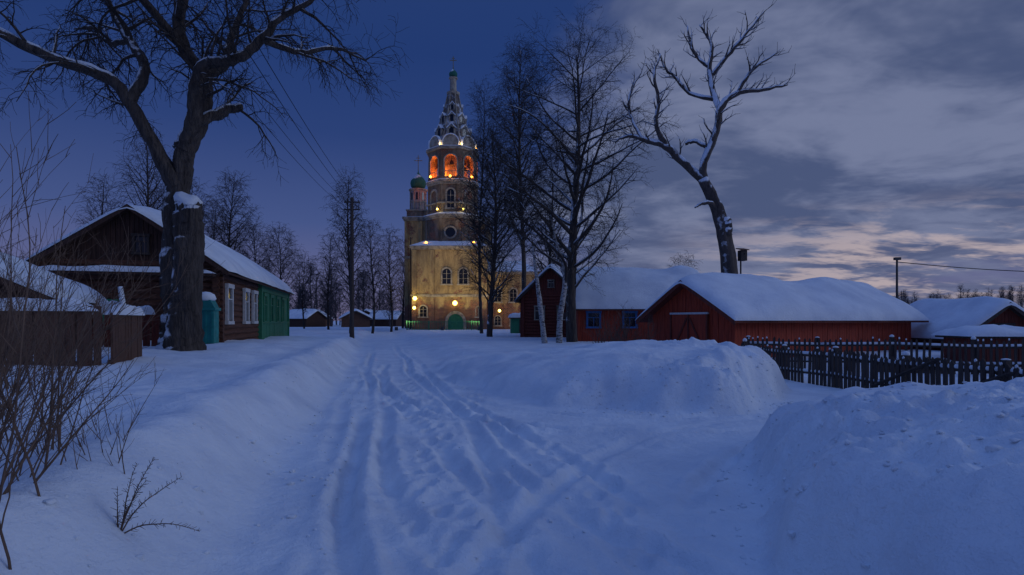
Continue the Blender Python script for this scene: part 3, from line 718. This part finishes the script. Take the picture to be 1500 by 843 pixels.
def board_fence(name,p0,p1,zb,zt,mt,step=.15,snow=.2,jag=.03):
    root=empty(name,(p0[0],p0[1],0),math.atan2(p1[1]-p0[1],p1[0]-p0[0])); L=math.hypot(p1[0]-p0[0],p1[1]-p0[1])
    P=Part(); t=0
    while t<L:
        P.M=Matrix.Translation((t,0,0))@Matrix.Rotation(U(-.02,.02),4,'Y'); P.b2(0,step*.93,-.015-R()*.02,.015,zb-.5,zt+U(-jag,jag)); t+=step
    P.M=Matrix.Identity(4)
    P.b2(0,L,.02,.08,zt-.35,zt-.27); P.b2(0,L,.02,.08,zb+.3,zb+.38); P.obj("boards",mt,root)
    if snow:
        N=Part(); snow_flat(N,-.03,L+.03,-.09,.13,zt-jag,snow,24,rough=1.0); N.obj("snow",M_snow,root,True)
board_fence("board_fence",(-10.2,10.9),(-8.45,11.6),.5,1.95,M_woodp,.14,.16,.06)
board_fence("board_fence",(-8.3,11.8),(-8.75,13.4),.5,1.85,M_woodp,.14,.14,.03)
board_fence("board_fence",(-12.6,10.2),(-10.25,10.88),.5,2.25,M_woodp,.14,.16,.05)
board_fence("metal_fence",(-13.2,16.4),(-10.9,17.3),.5,1.88,M_redd,.2,.24,0)
# snowy leaning post beside the linden
P=Part(); P.beam((-10.95,15.9,2.6),(-10.45,15.7,.5),.06,6); N=P; N.m=1; N.beam((-10.92,15.86,2.64),(-10.47,15.62,.75),.06,8,.11); N.lathe(-10.45,15.6,[(.5,.5),(.36,.72),(.2,.95),(.1,1.15),(.02,1.3)],10)
P.obj("leaning_post",[M_wood,M_snow],None,True)
# turquoise gate pillar
e=empty("turquoise_gate",(-10.75,19.8,0),.15); P=Part()
P.b2(-.36,.36,-.05,.45,.3,2.05); P.b2(-.42,.42,-.1,.5,2.05,2.15); P.b2(-.42,.42,-.1,.5,.5,.62)
for x in(-.3,-.1,.1,.3): P.b2(x-.02,x+.02,-.075,-.051,.64,2.03)
P.prism([(-.38,2.152),(.38,2.152),(.25,2.42),(-.25,2.42)],-.04,.42); P.obj("body",M_turq,e)
N=Part(); N.lathe(0,.2,[(.3,2.4),(.36,2.47),(.3,2.62),(.16,2.7),(.01,2.72)],12); N.obj("snow_cap",M_snow,e,True)
# green kiosk by the church
e=empty("green_kiosk",(1.1,60,0),.05); P=Part(); P.b2(-1.25,1.25,-1,1,-.3,1.9); P.m=1; P.b2(-1.3,1.3,-1.04,-1.0,.1,.22); P.b2(-1.45,1.45,-1.2,1.2,1.9,2.0); P.b2(-.4,.4,-1.05,-1.0,.3,1.8)
P.obj("body",[M_green,M_wood],e); N=Part(); snow_flat(N,-1.5,1.5,-1.25,1.25,2.01,.5); N.obj("snow",M_snow,e,True)
picket("churchyard_fence",(-14.6,79),(-4,79),1.5,M_green,.35,.06,3,False,rails=(.2,.9))

# ---------------------------------------------------------------- poles, wires, bird box
def pole(name,x,y,z0,z1,r=.12,arms=True):
    P=Part(); P.lathe(x,y,[(r*1.2,z0-.5),(r,z0+1),(r*.75,z1)],10)
    if arms:
        for z in(z1-.35,z1-.9): 
            P.b2(x-.6,x+.6,y-.05,y+.05,z-.05,z+.05)
            for q in(-.52,.52): P.lathe(x+q,y,[(.03,z+.05),(.045,z+.1),(.03,z+.16)],6)
    P.obj(name,M_wood,None)
pole("utility_pole",-12.1,43,.2,11.0,.17)
pole("utility_pole",-3.6,-4,.2,8.6,.17)
pole("utility_pole",-15.6,87.5,.1,14.5,.13,False)
P=Part(); P.lathe(20.3,30,[(.07,-.3),(.05,4.9)],8); P.box(20.25,29.9,4.95,.3,.18,.14); P.obj("lamp_pole",M_metal,None)
def wire(P,a,b,sag,r=.012,n=24):
    a=Vector(a);b=Vector(b); prev=None
    for i in range(n+1):
        t=i/n; p=a.lerp(b,t)+Vector((0,0,-4*sag*t*(1-t)))
        if prev: P.beam(prev,p,r,4)
        prev=p
P=Part()
for q,z in((-.52,0),(.52,0),(-.52,-.55),(.52,-.55)): wire(P,(-12.1+q,43,10.8+z),(-3.6+q,-4,8.45+z),.8)
wire(P,(20.3,30,4.8),(36,29,4.3),.35,.02)
P.obj("overhead_wires",M_dark,None)
e=empty("birdhouse",(12.15,30,0),.2); P=Part(); P.lathe(0,.15,[(.05,-.2),(.04,5.2)],8); P.b2(-.17,.17,-.17,.17,4.85,5.4)
P.m=1
P.add([(-.24,-.26,5.38),(.24,-.26,5.38),(.24,.24,5.5),(-.24,.24,5.5),(-.24,-.26,5.43),(.24,-.26,5.43),(.24,.24,5.55),(-.24,.24,5.55)],[(0,3,2,1),(4,5,6,7),(0,1,5,4),(1,2,6,5),(2,3,7,6),(3,0,4,7)])
P.m=2; P.M=Matrix.Translation((0,-.172,5.2))@Matrix.Rotation(math.radians(90),4,'X'); P.lathe(0,0,[(.04,0),(.04,.01)],10); P.M=Matrix.Identity(4)
P.obj("box",[M_wood,M_woodb,M_dark],e)

# ---------------------------------------------------------------- shrubs
def shrub(name,bases,hmin,hmax,spread,r,P_,mats,lean=(0,0)):
    B=[]
    for (x,y) in bases:
        z=hz(x,y)-.1; az=R()*6.28; an=math.radians(U(3,spread)); d=Vector((math.sin(an)*math.cos(az)+lean[0],math.sin(an)*math.sin(az)+lean[1],math.cos(an)))
        grow(B,Vector((x,y,z)),d,U(hmin,hmax),r*U(.6,1.2),0,P_)
    return tube_mesh(name,B,mats)
PS=dict(seg=[.14,.1,.08],wig=[.10,.14,.17],trop=[.02,.06,.05],cnt=[5.5,6.5,0],ang=[(18,45),(20,50),(20,50)],len=[.7,.28,.14],rad=[.005,.003,.002],rmin=.0018,max=2,mthr=9)
bs=[]
for i in range(80):
    y=U(2.7,5.6); px=U(-170,90); bs.append(((px-750)/833.*y,y))
shrub("bare_shrub",bs,.9,2.0,26,.009,PS,[M_reed],(.12,0))
bs=[(U(-1,.1)*2.2-5.2,U(5.5,9)) for i in range(34)]
shrub("bare_shrub",[(x-1.4,y) for x,y in bs],1.2,2.4,24,.011,PS,[M_reed])
shrub("bare_shrub",[((U(60,190)-750)/833.*y_,y_) for y_ in [U(3.6,5.5) for _ in range(26)]],.25,.8,30,.005,dict(PS,len=[.3,.15,.1]),[M_reed])
shrub("brown_shrub",[(U(3.4,5.6),U(21.8,24)) for i in range(80)],.7,1.7,45,.015,dict(PS,seg=[.25,.2,.15],len=[.6,.3,.2],cnt=[4,4,0],rmin=.006),[M_reed])
# dry weed in the foreground
B=[]; bx,by=-2.42,3.5; z=hz(bx,by)-.05; print("weed z",z)
for (dx,dy,L) in((.15,.0,.55),(.65,.1,.55),(.4,.05,.4),(-.1,0,.3),(1.3,-.05,.5),(.25,.05,.45)):
    grow(B,Vector((bx,by,z)),Vector((dx,dy,1)),L,.006,0,dict(seg=[.04,.02],wig=[.09,.2],trop=[-.3,.1],cnt=[75,0],ang=[(35,80)],len=[.055],rad=[.003],rmin=.0022,max=1,mthr=9))
tube_mesh("dry_weed",B,[M_reed])

# ---------------------------------------------------------------- church
CX,CY=-9.4,91.0
ch=empty("church_with_bell_tower",(CX,CY,0))
def archpts(w,h,n=12,x=0,z=0):
    r=w/2; zs=z+h-r; return [(x-r,z)]+[(x+r*math.cos(math.pi-math.pi*i/n),zs+r*math.sin(math.pi*i/n)) for i in range(n+1)]+[(x+r,z)]
A=Part(); T=Part(); G=Part(); N=Part()
A.b2(-5.6,5.6,-5.7,5.7,-1,12.6)
def cornice(x0,x1,y0,y1,z,t=.3,o=.3):
    T.b2(x0-o,x1+o,y0-o,y1+o,z,z+t); T.b2(x0-o*.5,x1+o*.5,y0-o*.5,y1+o*.5,z-t*.8,z)
cornice(-5.6,5.6,-5.7,5.7,12.6)
cornice(-5.6,5.6,-5.7,5.7,5.4,.22,.18)
for x in(-5.25,-2.6,4.0-.1,5.25):
    A.b2(x-.35,x+.35,-5.85,-5.68,-1,5.2); A.b2(x-.35,x+.35,-5.85,-5.68,5.64,12.3)
N.add([(-5.95,-6.05,12.92),(5.95,-6.05,12.92),(5.95,6.05,12.92),(-5.95,6.05,12.92),(-4.0,-4.0,13.9),(4.0,-4.0,13.9),(4.0,4.0,13.9),(-4.0,4.0,13.9)],[(0,1,5,4),(1,2,6,5),(2,3,7,6),(3,0,4,7),(4,5,6,7)])
def archwin(M_,x,z,w,h,y,fr=.22,dep=.16):
    for q in(T,G): q.M=M_
    G.prism(archpts(w,h,10,x,z),y-.03,y+.1)
    T.ring(archpts(w+2*fr,h+fr,10,x,z),archpts(w,h,10,x,z),y-dep,y+.02); T.b2(x-w/2-fr-.1,x+w/2+fr+.1,y-dep-.08,y+.02,z-.2,z)
    T.b2(x-.04,x+.04,y-.06,y-.031,z,z+h*.92); 
    for k in(.33,.66): T.b2(x-w/2,x+w/2,y-.061,y-.032,z+h*k,z+h*k+.05)
    for q in(T,G): q.M=Matrix.Identity(4)
I4=Matrix.Identity(4)
archwin(I4,-.4,7.2,1.25,2.3,-5.7); archwin(I4,2.1,7.2,1.25,2.3,-5.7)
LS=Matrix.Rotation(math.radians(-90),4,'Z')
for x in(-3,0,3): archwin(LS,x,7.2,1.1,2.2,-5.6)
D=Part(); D.prism(archpts(2.3,2.9,12,.95,-.2),-5.76,-5.6); 
T.ring(archpts(3.1,3.35,12,.95,-.2),archpts(2.3,2.9,12,.95,-.2),-5.95,-5.6)
D.b2(.93,.97,-5.8,-5.76,-.2,2.5); D.obj("entrance_door",M_green,ch)
archwin(I4,-3.9,2.3,1.0,1.6,-5.7); archwin(I4,4.6-.2,2.3,.8,1.5,-5.7,.12)
def octo(P,ap,z0,z1,ap2=None):
    c=math.cos(math.pi/8); P.lathe(0,0,[(ap/c,z0),((ap2 or ap)/c,z1)],8,math.pi/8)
B_=Part(); octo(B_,4.1,12.9,17.7); octo(T,4.4,17.7,18.0); octo(T,4.25,17.4,17.7)
octo(N,4.45,18.0,18.12); octo(N,4.3,18.12,18.4,3.75)
octo(B_,3.75,18.0,23.0); octo(T,4.05,23.0,23.35); octo(T,3.9,22.7,23.0); octo(T,4.0,20.0-.3,20.0-.1)
octo(N,4.05,23.36,23.46)
FM=[Matrix.Rotation(math.pi/4*k,4,'Z') for k in range(8)]
for k in range(8):
    B_.M=FM[k]
    for zz in((12.9,17.4,4.1),(18.4,22.7,3.75)):
        f=2*zz[2]*math.tan(math.pi/8)
        for sg in(-1,1): B_.b2(sg*f/2-sg*.45 if sg>0 else -f/2+.02,sg*f/2-.02 if sg>0 else -f/2+.45,-zz[2]-.1,-zz[2]+.02,zz[0],zz[1])
    B_.M=I4
    if k%2==0 : archwin(FM[k],0,19.0,1.1,2.9,-3.75,.25)
    else:
        T.M=FM[k]; T.ring(archpts(1.9,3.2,10,0,18.9),archpts(1.4,2.9,10,0,18.9),-3.9,-3.7); T.M=I4
for k in range(0,8,2):
    for q in(T,G): q.M=FM[k]@Matrix.Translation((0,-4.1,15.2))@Matrix.Rotation(math.radians(90),4,'X')
    G.lathe(0,0,[(.75,-.05),(.75,.04)],18); 
    vs=[];n=18
    for r,z in((.75,.14),(1.0,.14),(1.0,-.05)):
        for i in range(n): an=6.2832*i/n; vs.append((r*math.cos(an),r*math.sin(an),z))
    T.add(vs,[(i,(i+1)%n,n+(i+1)%n,n+i) for i in range(n)]+[(n+i,n+(i+1)%n,2*n+(i+1)%n,2*n+i) for i in range(n)])
    for q in(T,G): q.M=I4
ap=3.7; f=2*ap*math.tan(math.pi/8)
octo(B_,3.8,23.35,23.9)
for k in range(8):
    B_.M=FM[k]; ow=1.85; z0=23.9; z1=28.0; zs=26.3
    th=.7
    B_.b2(-f/2+.0,-ow/2,-ap,-ap+th,z0,z1); B_.b2(ow/2,f/2,-ap,-ap+th,z0,z1)
    n=10
    for i in range(n):
        a0=math.pi-math.pi*i/n;a1=math.pi-math.pi*(i+1)/n
        x0,zA=ow/2*math.cos(a0),zs+ow/2*math.sin(a0); x1,zB=ow/2*math.cos(a1),zs+ow/2*math.sin(a1)
        B_.add([(x0,-ap,zA),(x1,-ap,zB),(x1,-ap,z1),(x0,-ap,z1),(x0,-ap+th,zA),(x1,-ap+th,zB),(x1,-ap+th,z1),(x0,-ap+th,z1)],[(0,1,2,3),(7,6,5,4),(0,4,5,1)])
    B_.M=I4
    T.M=FM[k]; T.ring(archpts(ow+.4,3.5,10,0,z0),archpts(ow+.02,3.33,10,0,z0),-ap-.12,-ap+.01)
    T.b2(-ow/2,ow/2,-ap+.1,-ap+.18,24.7,24.8)
    for q in(-.6,-.2,.2,.6): T.b2(q-.03,q+.03,-ap+.12,-ap+.16,23.9,24.7)
    T.M=I4
octo(B_,3.7,28.0,28.1)
octo(T,4.1,28.1,28.45)
octo(N,4.1,28.46,28.55)
K=Part(); K.lathe(0,0,[(1.7,23.9),(1.7,28.0)],12); K.obj("belfry_core",M_trim,ch)
BL=Part()
for i in range(8):
    an=i*math.pi/4-math.pi/2; x,y=2.45*math.cos(an),2.45*math.sin(an); r=.42; BL.lathe(x,y,[(r,25.9),(r*.8,26.1),(r*.6,26.4),(r*.45,26.6),(.05,26.7)],12); BL.lathe(x,y,[(.05,26.7),(.05,28)],6)
BL.obj("bells",M_metal,ch)
R_=Part(); c8=math.cos(math.pi/8)
R_.lathe(0,0,[(3.5/c8,28.5),(3.1/c8,29.6),(2.5/c8,31.4),(1.75/c8,33.8),(1.15/c8,36),(.8/c8,37.8)],8,math.pi/8)
R_.obj("tent_roof",M_tent,ch)
for k in range(8):
    an=math.pi/8+k*math.pi/4
    pr=[(3.55/c8,28.5),(2.55/c8,31.4),(1.8/c8,33.8),(1.2/c8,36),(.85/c8,37.8)]
    for (r0,z0),(r1,z1) in zip(pr,pr[1:]): T.beam((r0*math.cos(an),r0*math.sin(an),z0),(r1*math.cos(an),r1*math.sin(an),z1),.09,6)
def dormer(k,rad,z,w,h,dp):
    for q in(T,G,N): q.M=FM[k]
    y=-rad
    G.prism([(-w*.28,z+.1),(w*.28,z+.1),(w*.28,z+h*.55),(0,z+h*.75),(-w*.28,z+h*.55)],y-.03,y+.05)
    T.b2(-w/2,-w*.28,y-.1,y+dp,z,z+h*.62); T.b2(w*.28,w/2,y-.1,y+dp,z,z+h*.62)
    T.add([(-w/2,y-.1,z+h*.62),(0,y-.1,z+h*.80),(w/2,y-.1,z+h*.62),(w/2,y-.1,z+h*.66),(0,y-.1,z+h),(-w/2,y-.1,z+h*.66)],[(0,1,4,5),(1,2,3,4)])
    N.add([(-w*.58,y-.2,z+h*.60),(0,y-.2,z+h*1.02),(w*.58,y-.2,z+h*.60),(-w*.58,y+dp,z+h*.60),(0,y+dp,z+h*1.02),(w*.58,y+dp,z+h*.60),(-w*.6,y-.2,z+h*.70),(0,y-.2,z+h*1.14),(w*.6,y-.2,z+h*.70),(-w*.6,y+dp,z+h*.70),(0,y+dp,z+h*1.14),(w*.6,y+dp,z+h*.70)],
          [(6,7,10,9),(7,8,11,10),(0,6,7,1)[::-1],(1,7,8,2)[::-1],(0,3,9,6)])
    for q in(T,G,N): q.M=I4
for k in range(8):
    T.M=FM[k]; N.M=FM[k]
    T.prism(archpts(2.5,1.9,10,0,28.45),-3.75,-3.45); N.ring(archpts(2.62,2.02,10,0,28.45),archpts(2.36,1.86,10,0,28.45),-3.82,-3.4)
    T.M=I4;N.M=I4
    dormer(k,2.75,30.4,1.3,1.8,.8)
    dormer(k,2.0,32.8,1.0,1.5,.7)
    if k%2==0: dormer(k,1.4,34.9,.75,1.2,.6)
T.lathe(0,0,[(.95,37.7),(1.05,37.9),(1.05,38.1),(.55,38.2),(.5,40.2),(.72,40.35),(.72,40.5),(.45,40.6)],16)
O=Part(); 
def onion(P,cx,cy,z,r): P.lathe(cx,cy,[(r*.62,z),(r*.9,z+r*.25),(r,z+r*.65),(r*.93,z+r*1.0),(r*.66,z+r*1.4),(r*.3,z+r*1.75),(r*.08,z+r*2.1),(r*.04,z+r*2.4)],20)
onion(O,0,0,40.6,.68)
CR=Part()
def cross(P,x,y,z,h):
    P.b2(x-.05,x+.05,y-.05,y+.05,z,z+h); P.b2(x-h*.28,x+h*.28,y-.045,y+.045,z+h*.62,z+h*.62+.1); P.b2(x-h*.14,x+h*.14,y-.044,y+.044,z+h*.8,z+h*.8+.08)
    P.lathe(x,y,[(.02,z-.1),(.14,z),(.02,z+.14)],8)
cross(CR,0,0,42.1,1.9)
A.b2(-8.9,5.3,6.0,22,-1,19.0); cornice(-8.9,5.3,6.0,22,19.0,.35,.35); cornice(-8.9,5.3,6.0,22,12.4,.25,.2)
for x in(-8.6,-6.2,4.9): A.b2(x-.3,x+.3,5.85,6.02,-1,12.1); A.b2(x-.3,x+.3,5.85,6.02,12.7,18.6)
for z in(7.5,14.5):
    for x in(-18,-14,-10): archwin(LS,x,z,1.2,2.4,-8.9)
N.add([(-9.3,5.6,19.36),(5.7,5.6,19.36),(5.7,22.4,19.36),(-9.3,22.4,19.36),(-4,11,20.6),(1,11,20.6),(1,17,20.6),(-4,17,20.6)],[(0,1,5,4),(1,2,6,5),(2,3,7,6),(3,0,4,7),(4,5,6,7)])
A.b2(5.6,13.6,-3.2,9,-1,9.0); cornice(5.6,13.6,-3.2,9,9.0,.25,.25)
for x in(7.2,9.6,12.0): archwin(I4,x,4.6,1.0,2.0,-3.2); archwin(I4,x,1.0,.9,1.4,-3.2,.15)
for x in(5.95,8.4,10.8,13.25): A.b2(x-.25,x+.25,-3.35,-3.18,-1,8.7)
N.add([(5.35,-3.5,9.26),(13.9,-3.5,9.26),(13.9,9.3,9.26),(5.35,9.3,9.26),(5.35,2.9,11.6),(11,2.9,11.6),(5.35,3.0,11.6)],[(0,1,5,4),(1,2,5),(2,3,6,5)])
dx,dy=-7.0,8.5
B_.b2(dx-1.7,dx+1.7,dy-1.7,dy+1.7,19.3,20.6); T.b2(dx-1.85,dx+1.85,dy-1.85,dy+1.85,20.6,20.8)
DR=Part(); DR.lathe(dx,dy,[(1.35,20.8),(1.35,24.3)],16); DR.obj("cupola_drum",M_drum,ch,False)
T.lathe(dx,dy,[(1.45,22.2),(1.5,22.3),(1.45,22.4)],16); T.lathe(dx,dy,[(1.4,24.2),(1.65,24.35),(1.65,24.55),(1.0,24.7)],16)
for i in range(8):
    an=i*math.pi/4+.39; T.lathe(dx+1.38*math.cos(an),dy+1.38*math.sin(an),[(.12,20.8),(.12,24.25)],8)
    G.M=Matrix.Translation((dx,dy,0))@Matrix.Rotation(i*math.pi/4,4,'Z'); G.prism(archpts(.35,1.3,6,0,22.6),-1.39,-1.3); G.M=I4
onion(O,dx,dy,24.7,1.38); cross(CR,dx,dy,28.0,2.6)
A.obj("ochre_walls",M_ochre,ch); B_.obj("tower_walls",M_cream,ch); T.obj("trim",M_trim,ch); G.obj("windows",M_glass,ch); N.obj("roof_snow",M_snow,ch)
O.obj("onion_domes",M_dome,ch,True); CR.obj("crosses",M_gold,ch)
LP=Part()
def lamp(x,y,z,W,c,mi,size=.14,body=True):
    ld=bpy.data.lights.new("floodlight","POINT"); ld.energy=W; ld.color=c; ld.shadow_soft_size=.15
    lo=bpy.data.objects.new("floodlight",ld); col.objects.link(lo); lo.parent=ch; lo.location=(x,y,z)
    if body:
        LP.m=mi; LP.lathe(x,y,[(size*.4,z-size),(size,z-size*.4),(size,z+size*.4),(size*.4,z+size)],10); LP.m=2; LP.b2(x-.04,x+.04,y,y+.5,z-size-.08,z-size-.02)
YEL=(1,.76,.2); ORA=(1,.22,.02); AMB=(1,.5,.1)
lamp(-5.0,-6.6,5.0,330,YEL,0,size=.28); lamp(-5.1,-6.6,3.6,170,YEL,0,size=.22); lamp(.95,-6.7,4.3,460,YEL,0,size=.32)
for x in(-3.6,3.6): lamp(x,-4.9,13.5,150,AMB,1,size=.18)
for x in(-2.0,2.0): lamp(x,-4.3,18.7,100,YEL,0,size=.14)
for k in(-1,0,1):
    an=k*math.pi/4; lamp(4.5*math.sin(an),-4.5*math.cos(an),23.9 if k else 23.7,55,AMB,1,size=.16)
for i in range(4):
    an=i*math.pi/2+math.pi/4; lamp(2.4*math.cos(an),2.4*math.sin(an),24.2,560,ORA,1,body=False)
for k in(-1,0,1):
    an=k*math.pi/4+.39; lamp(4.1*math.sin(an),-4.1*math.cos(an),28.8,30,(1,.7,.35),1,size=.08)
lamp(7.5,-4.6,3.2,160,YEL,0,size=.2)
def spot(x,y,z,tx,ty,tz,W,c,ang):
    ld=bpy.data.lights.new("ground_floodlight","SPOT"); ld.energy=W; ld.color=c; ld.spot_size=math.radians(ang); ld.spot_blend=.8; ld.shadow_soft_size=.2
    lo=bpy.data.objects.new("ground_floodlight",ld); col.objects.link(lo); lo.parent=ch; lo.location=(x,y,z)
    lo.rotation_euler=(Vector((tx,ty,tz))-Vector((x,y,z))).to_track_quat('-Z','Y').to_euler()
    LP.m=2; LP.b2(x-.2,x+.2,y-.35,y-.05,z-.3,z+.15)
spot(-6,-15,.7,-2,-5,9,2400,(1,.78,.38),70); spot(5,-15,.7,3,-5,9,2400,(1,.78,.38),70); spot(13,-14,.7,10,-3,6,1500,(1,.7,.35),70)
spot(0,-14,.7,0,-3,21,2600,(1,.72,.35),30)
LP.obj("lamp_fixtures",[M_lampY,M_lampO,M_metal],ch)

# ---------------------------------------------------------------- world
w=bpy.data.worlds.new("World"); S.world=w; w.use_nodes=True; nt=w.node_tree; nt.nodes.clear()
L_=nt.links.new
def nd(t,**k):
    n=nt.nodes.new(t)
    for a_,b in k.items(): setattr(n,a_,b)
    return n
def inp(s,v):
    if isinstance(v,(int,float)): s.default_value=v
    elif isinstance(v,tuple): s.default_value=v
    else: L_(v,s)
def math_(op,a_,b=0.0,c=0.0,clamp=False):
    n=nd("ShaderNodeMath",operation=op); n.use_clamp=clamp
    inp(n.inputs[0],a_);inp(n.inputs[1],b); inp(n.inputs[2],c); return n.outputs[0]
def mixc(f_,a_,b):
    n=nd("ShaderNodeMixRGB"); inp(n.inputs[0],f_);inp(n.inputs[1],a_);inp(n.inputs[2],b); return n.outputs[0]
def sm(x,a_,b,lo=0.0,hi=1.0):
    n=nd("ShaderNodeMapRange"); n.interpolation_type='SMOOTHSTEP'; inp(n.inputs[0],x); n.inputs[1].default_value=a_; n.inputs[2].default_value=b; n.inputs[3].default_value=lo; n.inputs[4].default_value=hi; return n.outputs[0]
tc=nd("ShaderNodeTexCoord"); sep=nd("ShaderNodeSeparateXYZ"); L_(tc.outputs["Generated"],sep.inputs[0])
x_,y_,z_=sep.outputs
zc=math_('MAXIMUM',z_,0.0)
den=math_('ADD',zc,0.16)
comb=nd("ShaderNodeCombineXYZ"); L_(math_('DIVIDE',x_,den),comb.inputs[0]); L_(math_('DIVIDE',y_,den),comb.inputs[1])
def noise(vec,s_,d,ro=.55,dist=0.0,off=(0,0,0),scl=(1,1,1),rz=0):
    mp=nd("ShaderNodeMapping"); mp.inputs["Location"].default_value=off; mp.inputs["Scale"].default_value=scl; mp.inputs["Rotation"].default_value=(0,0,rz); L_(vec,mp.inputs["Vector"])
    n=nd("ShaderNodeTexNoise"); n.inputs["Scale"].default_value=s_; n.inputs["Detail"].default_value=d; n.inputs["Roughness"].default_value=ro; n.inputs["Distortion"].default_value=dist
    L_(mp.outputs[0],n.inputs["Vector"]); return n.outputs["Fac"]
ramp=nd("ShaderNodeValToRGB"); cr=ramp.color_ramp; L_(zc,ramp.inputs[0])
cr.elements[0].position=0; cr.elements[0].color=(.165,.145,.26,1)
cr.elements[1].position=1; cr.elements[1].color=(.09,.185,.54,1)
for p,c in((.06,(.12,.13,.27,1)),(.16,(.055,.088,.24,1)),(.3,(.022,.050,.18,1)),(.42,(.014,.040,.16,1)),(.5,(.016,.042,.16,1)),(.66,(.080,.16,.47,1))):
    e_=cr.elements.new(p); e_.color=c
n1=noise(comb.outputs[0],.62,6,.58,.3,(3.1,.7,0),(1,1.2,1),.5)
n2=noise(comb.outputs[0],1.1,5,.6,.5,(1.1,4.7,0),(1,1.25,1),.8)
n3=noise(comb.outputs[0],4.4,4,.6,.4,(5.1,2.7,0),(1,1.2,1),.9)
n23=math_('ADD',math_('MULTIPLY',n2,.76),math_('MULTIPLY',n3,.24))
msk=sm(math_('SUBTRACT',x_,math_('MULTIPLY',z_,0.30)),-.36,.22)
dens=sm(math_('ADD',math_('ADD',n1,math_('MULTIPLY',math_('SUBTRACT',n3,.5),.22)),math_('MULTIPLY',math_('SUBTRACT',msk,.5),.56)),.44,.72)
n2s=sm(n23,.41,.62)
cd=mixc(n2s,(.066,.092,.19,1),(.175,.205,.33,1))
hzn=sm(z_,.0,.2,1.0,0.0)
cd=mixc(math_('MULTIPLY',hzn,.4),cd,(.11,.125,.22,1))
band=math_('MULTIPLY',sm(z_,.01,.05),sm(z_,.10,.19,1.0,0.0))
n4=noise(comb.outputs[0],1.9,5,.62,.4,(9.1,1.7,0),(.6,1.4,1),.1)
warm=math_('MULTIPLY',math_('MULTIPLY',band,sm(math_('ADD',math_('MULTIPLY',n4,.7),math_('MULTIPLY',n3,.3)),.46,.58)),sm(x_,.2,.55))
cd=mixc(math_('MULTIPLY',warm,.85),cd,(.50,.41,.42,1))
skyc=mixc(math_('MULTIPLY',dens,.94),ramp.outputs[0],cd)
nis=nd("ShaderNodeTexSky"); nis.sky_type='NISHITA'; nis.sun_disc=False; nis.sun_elevation=math.radians(-2.0); nis.sun_rotation=math.radians(100)
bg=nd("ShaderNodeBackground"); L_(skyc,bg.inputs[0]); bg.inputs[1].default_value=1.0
bg2=nd("ShaderNodeBackground"); L_(nis.outputs[0],bg2.inputs[0]); bg2.inputs[1].default_value=0.02
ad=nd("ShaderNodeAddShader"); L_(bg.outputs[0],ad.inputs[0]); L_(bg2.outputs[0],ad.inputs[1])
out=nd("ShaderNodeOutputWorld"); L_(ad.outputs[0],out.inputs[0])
sl=bpy.data.lights.new("sun","SUN"); sl.energy=.40; sl.angle=math.radians(22); sl.color=(.60,.72,1)
so=bpy.data.objects.new("sun",sl); col.objects.link(so); so.rotation_euler=(math.radians(72),0,math.radians(84))
print("done")
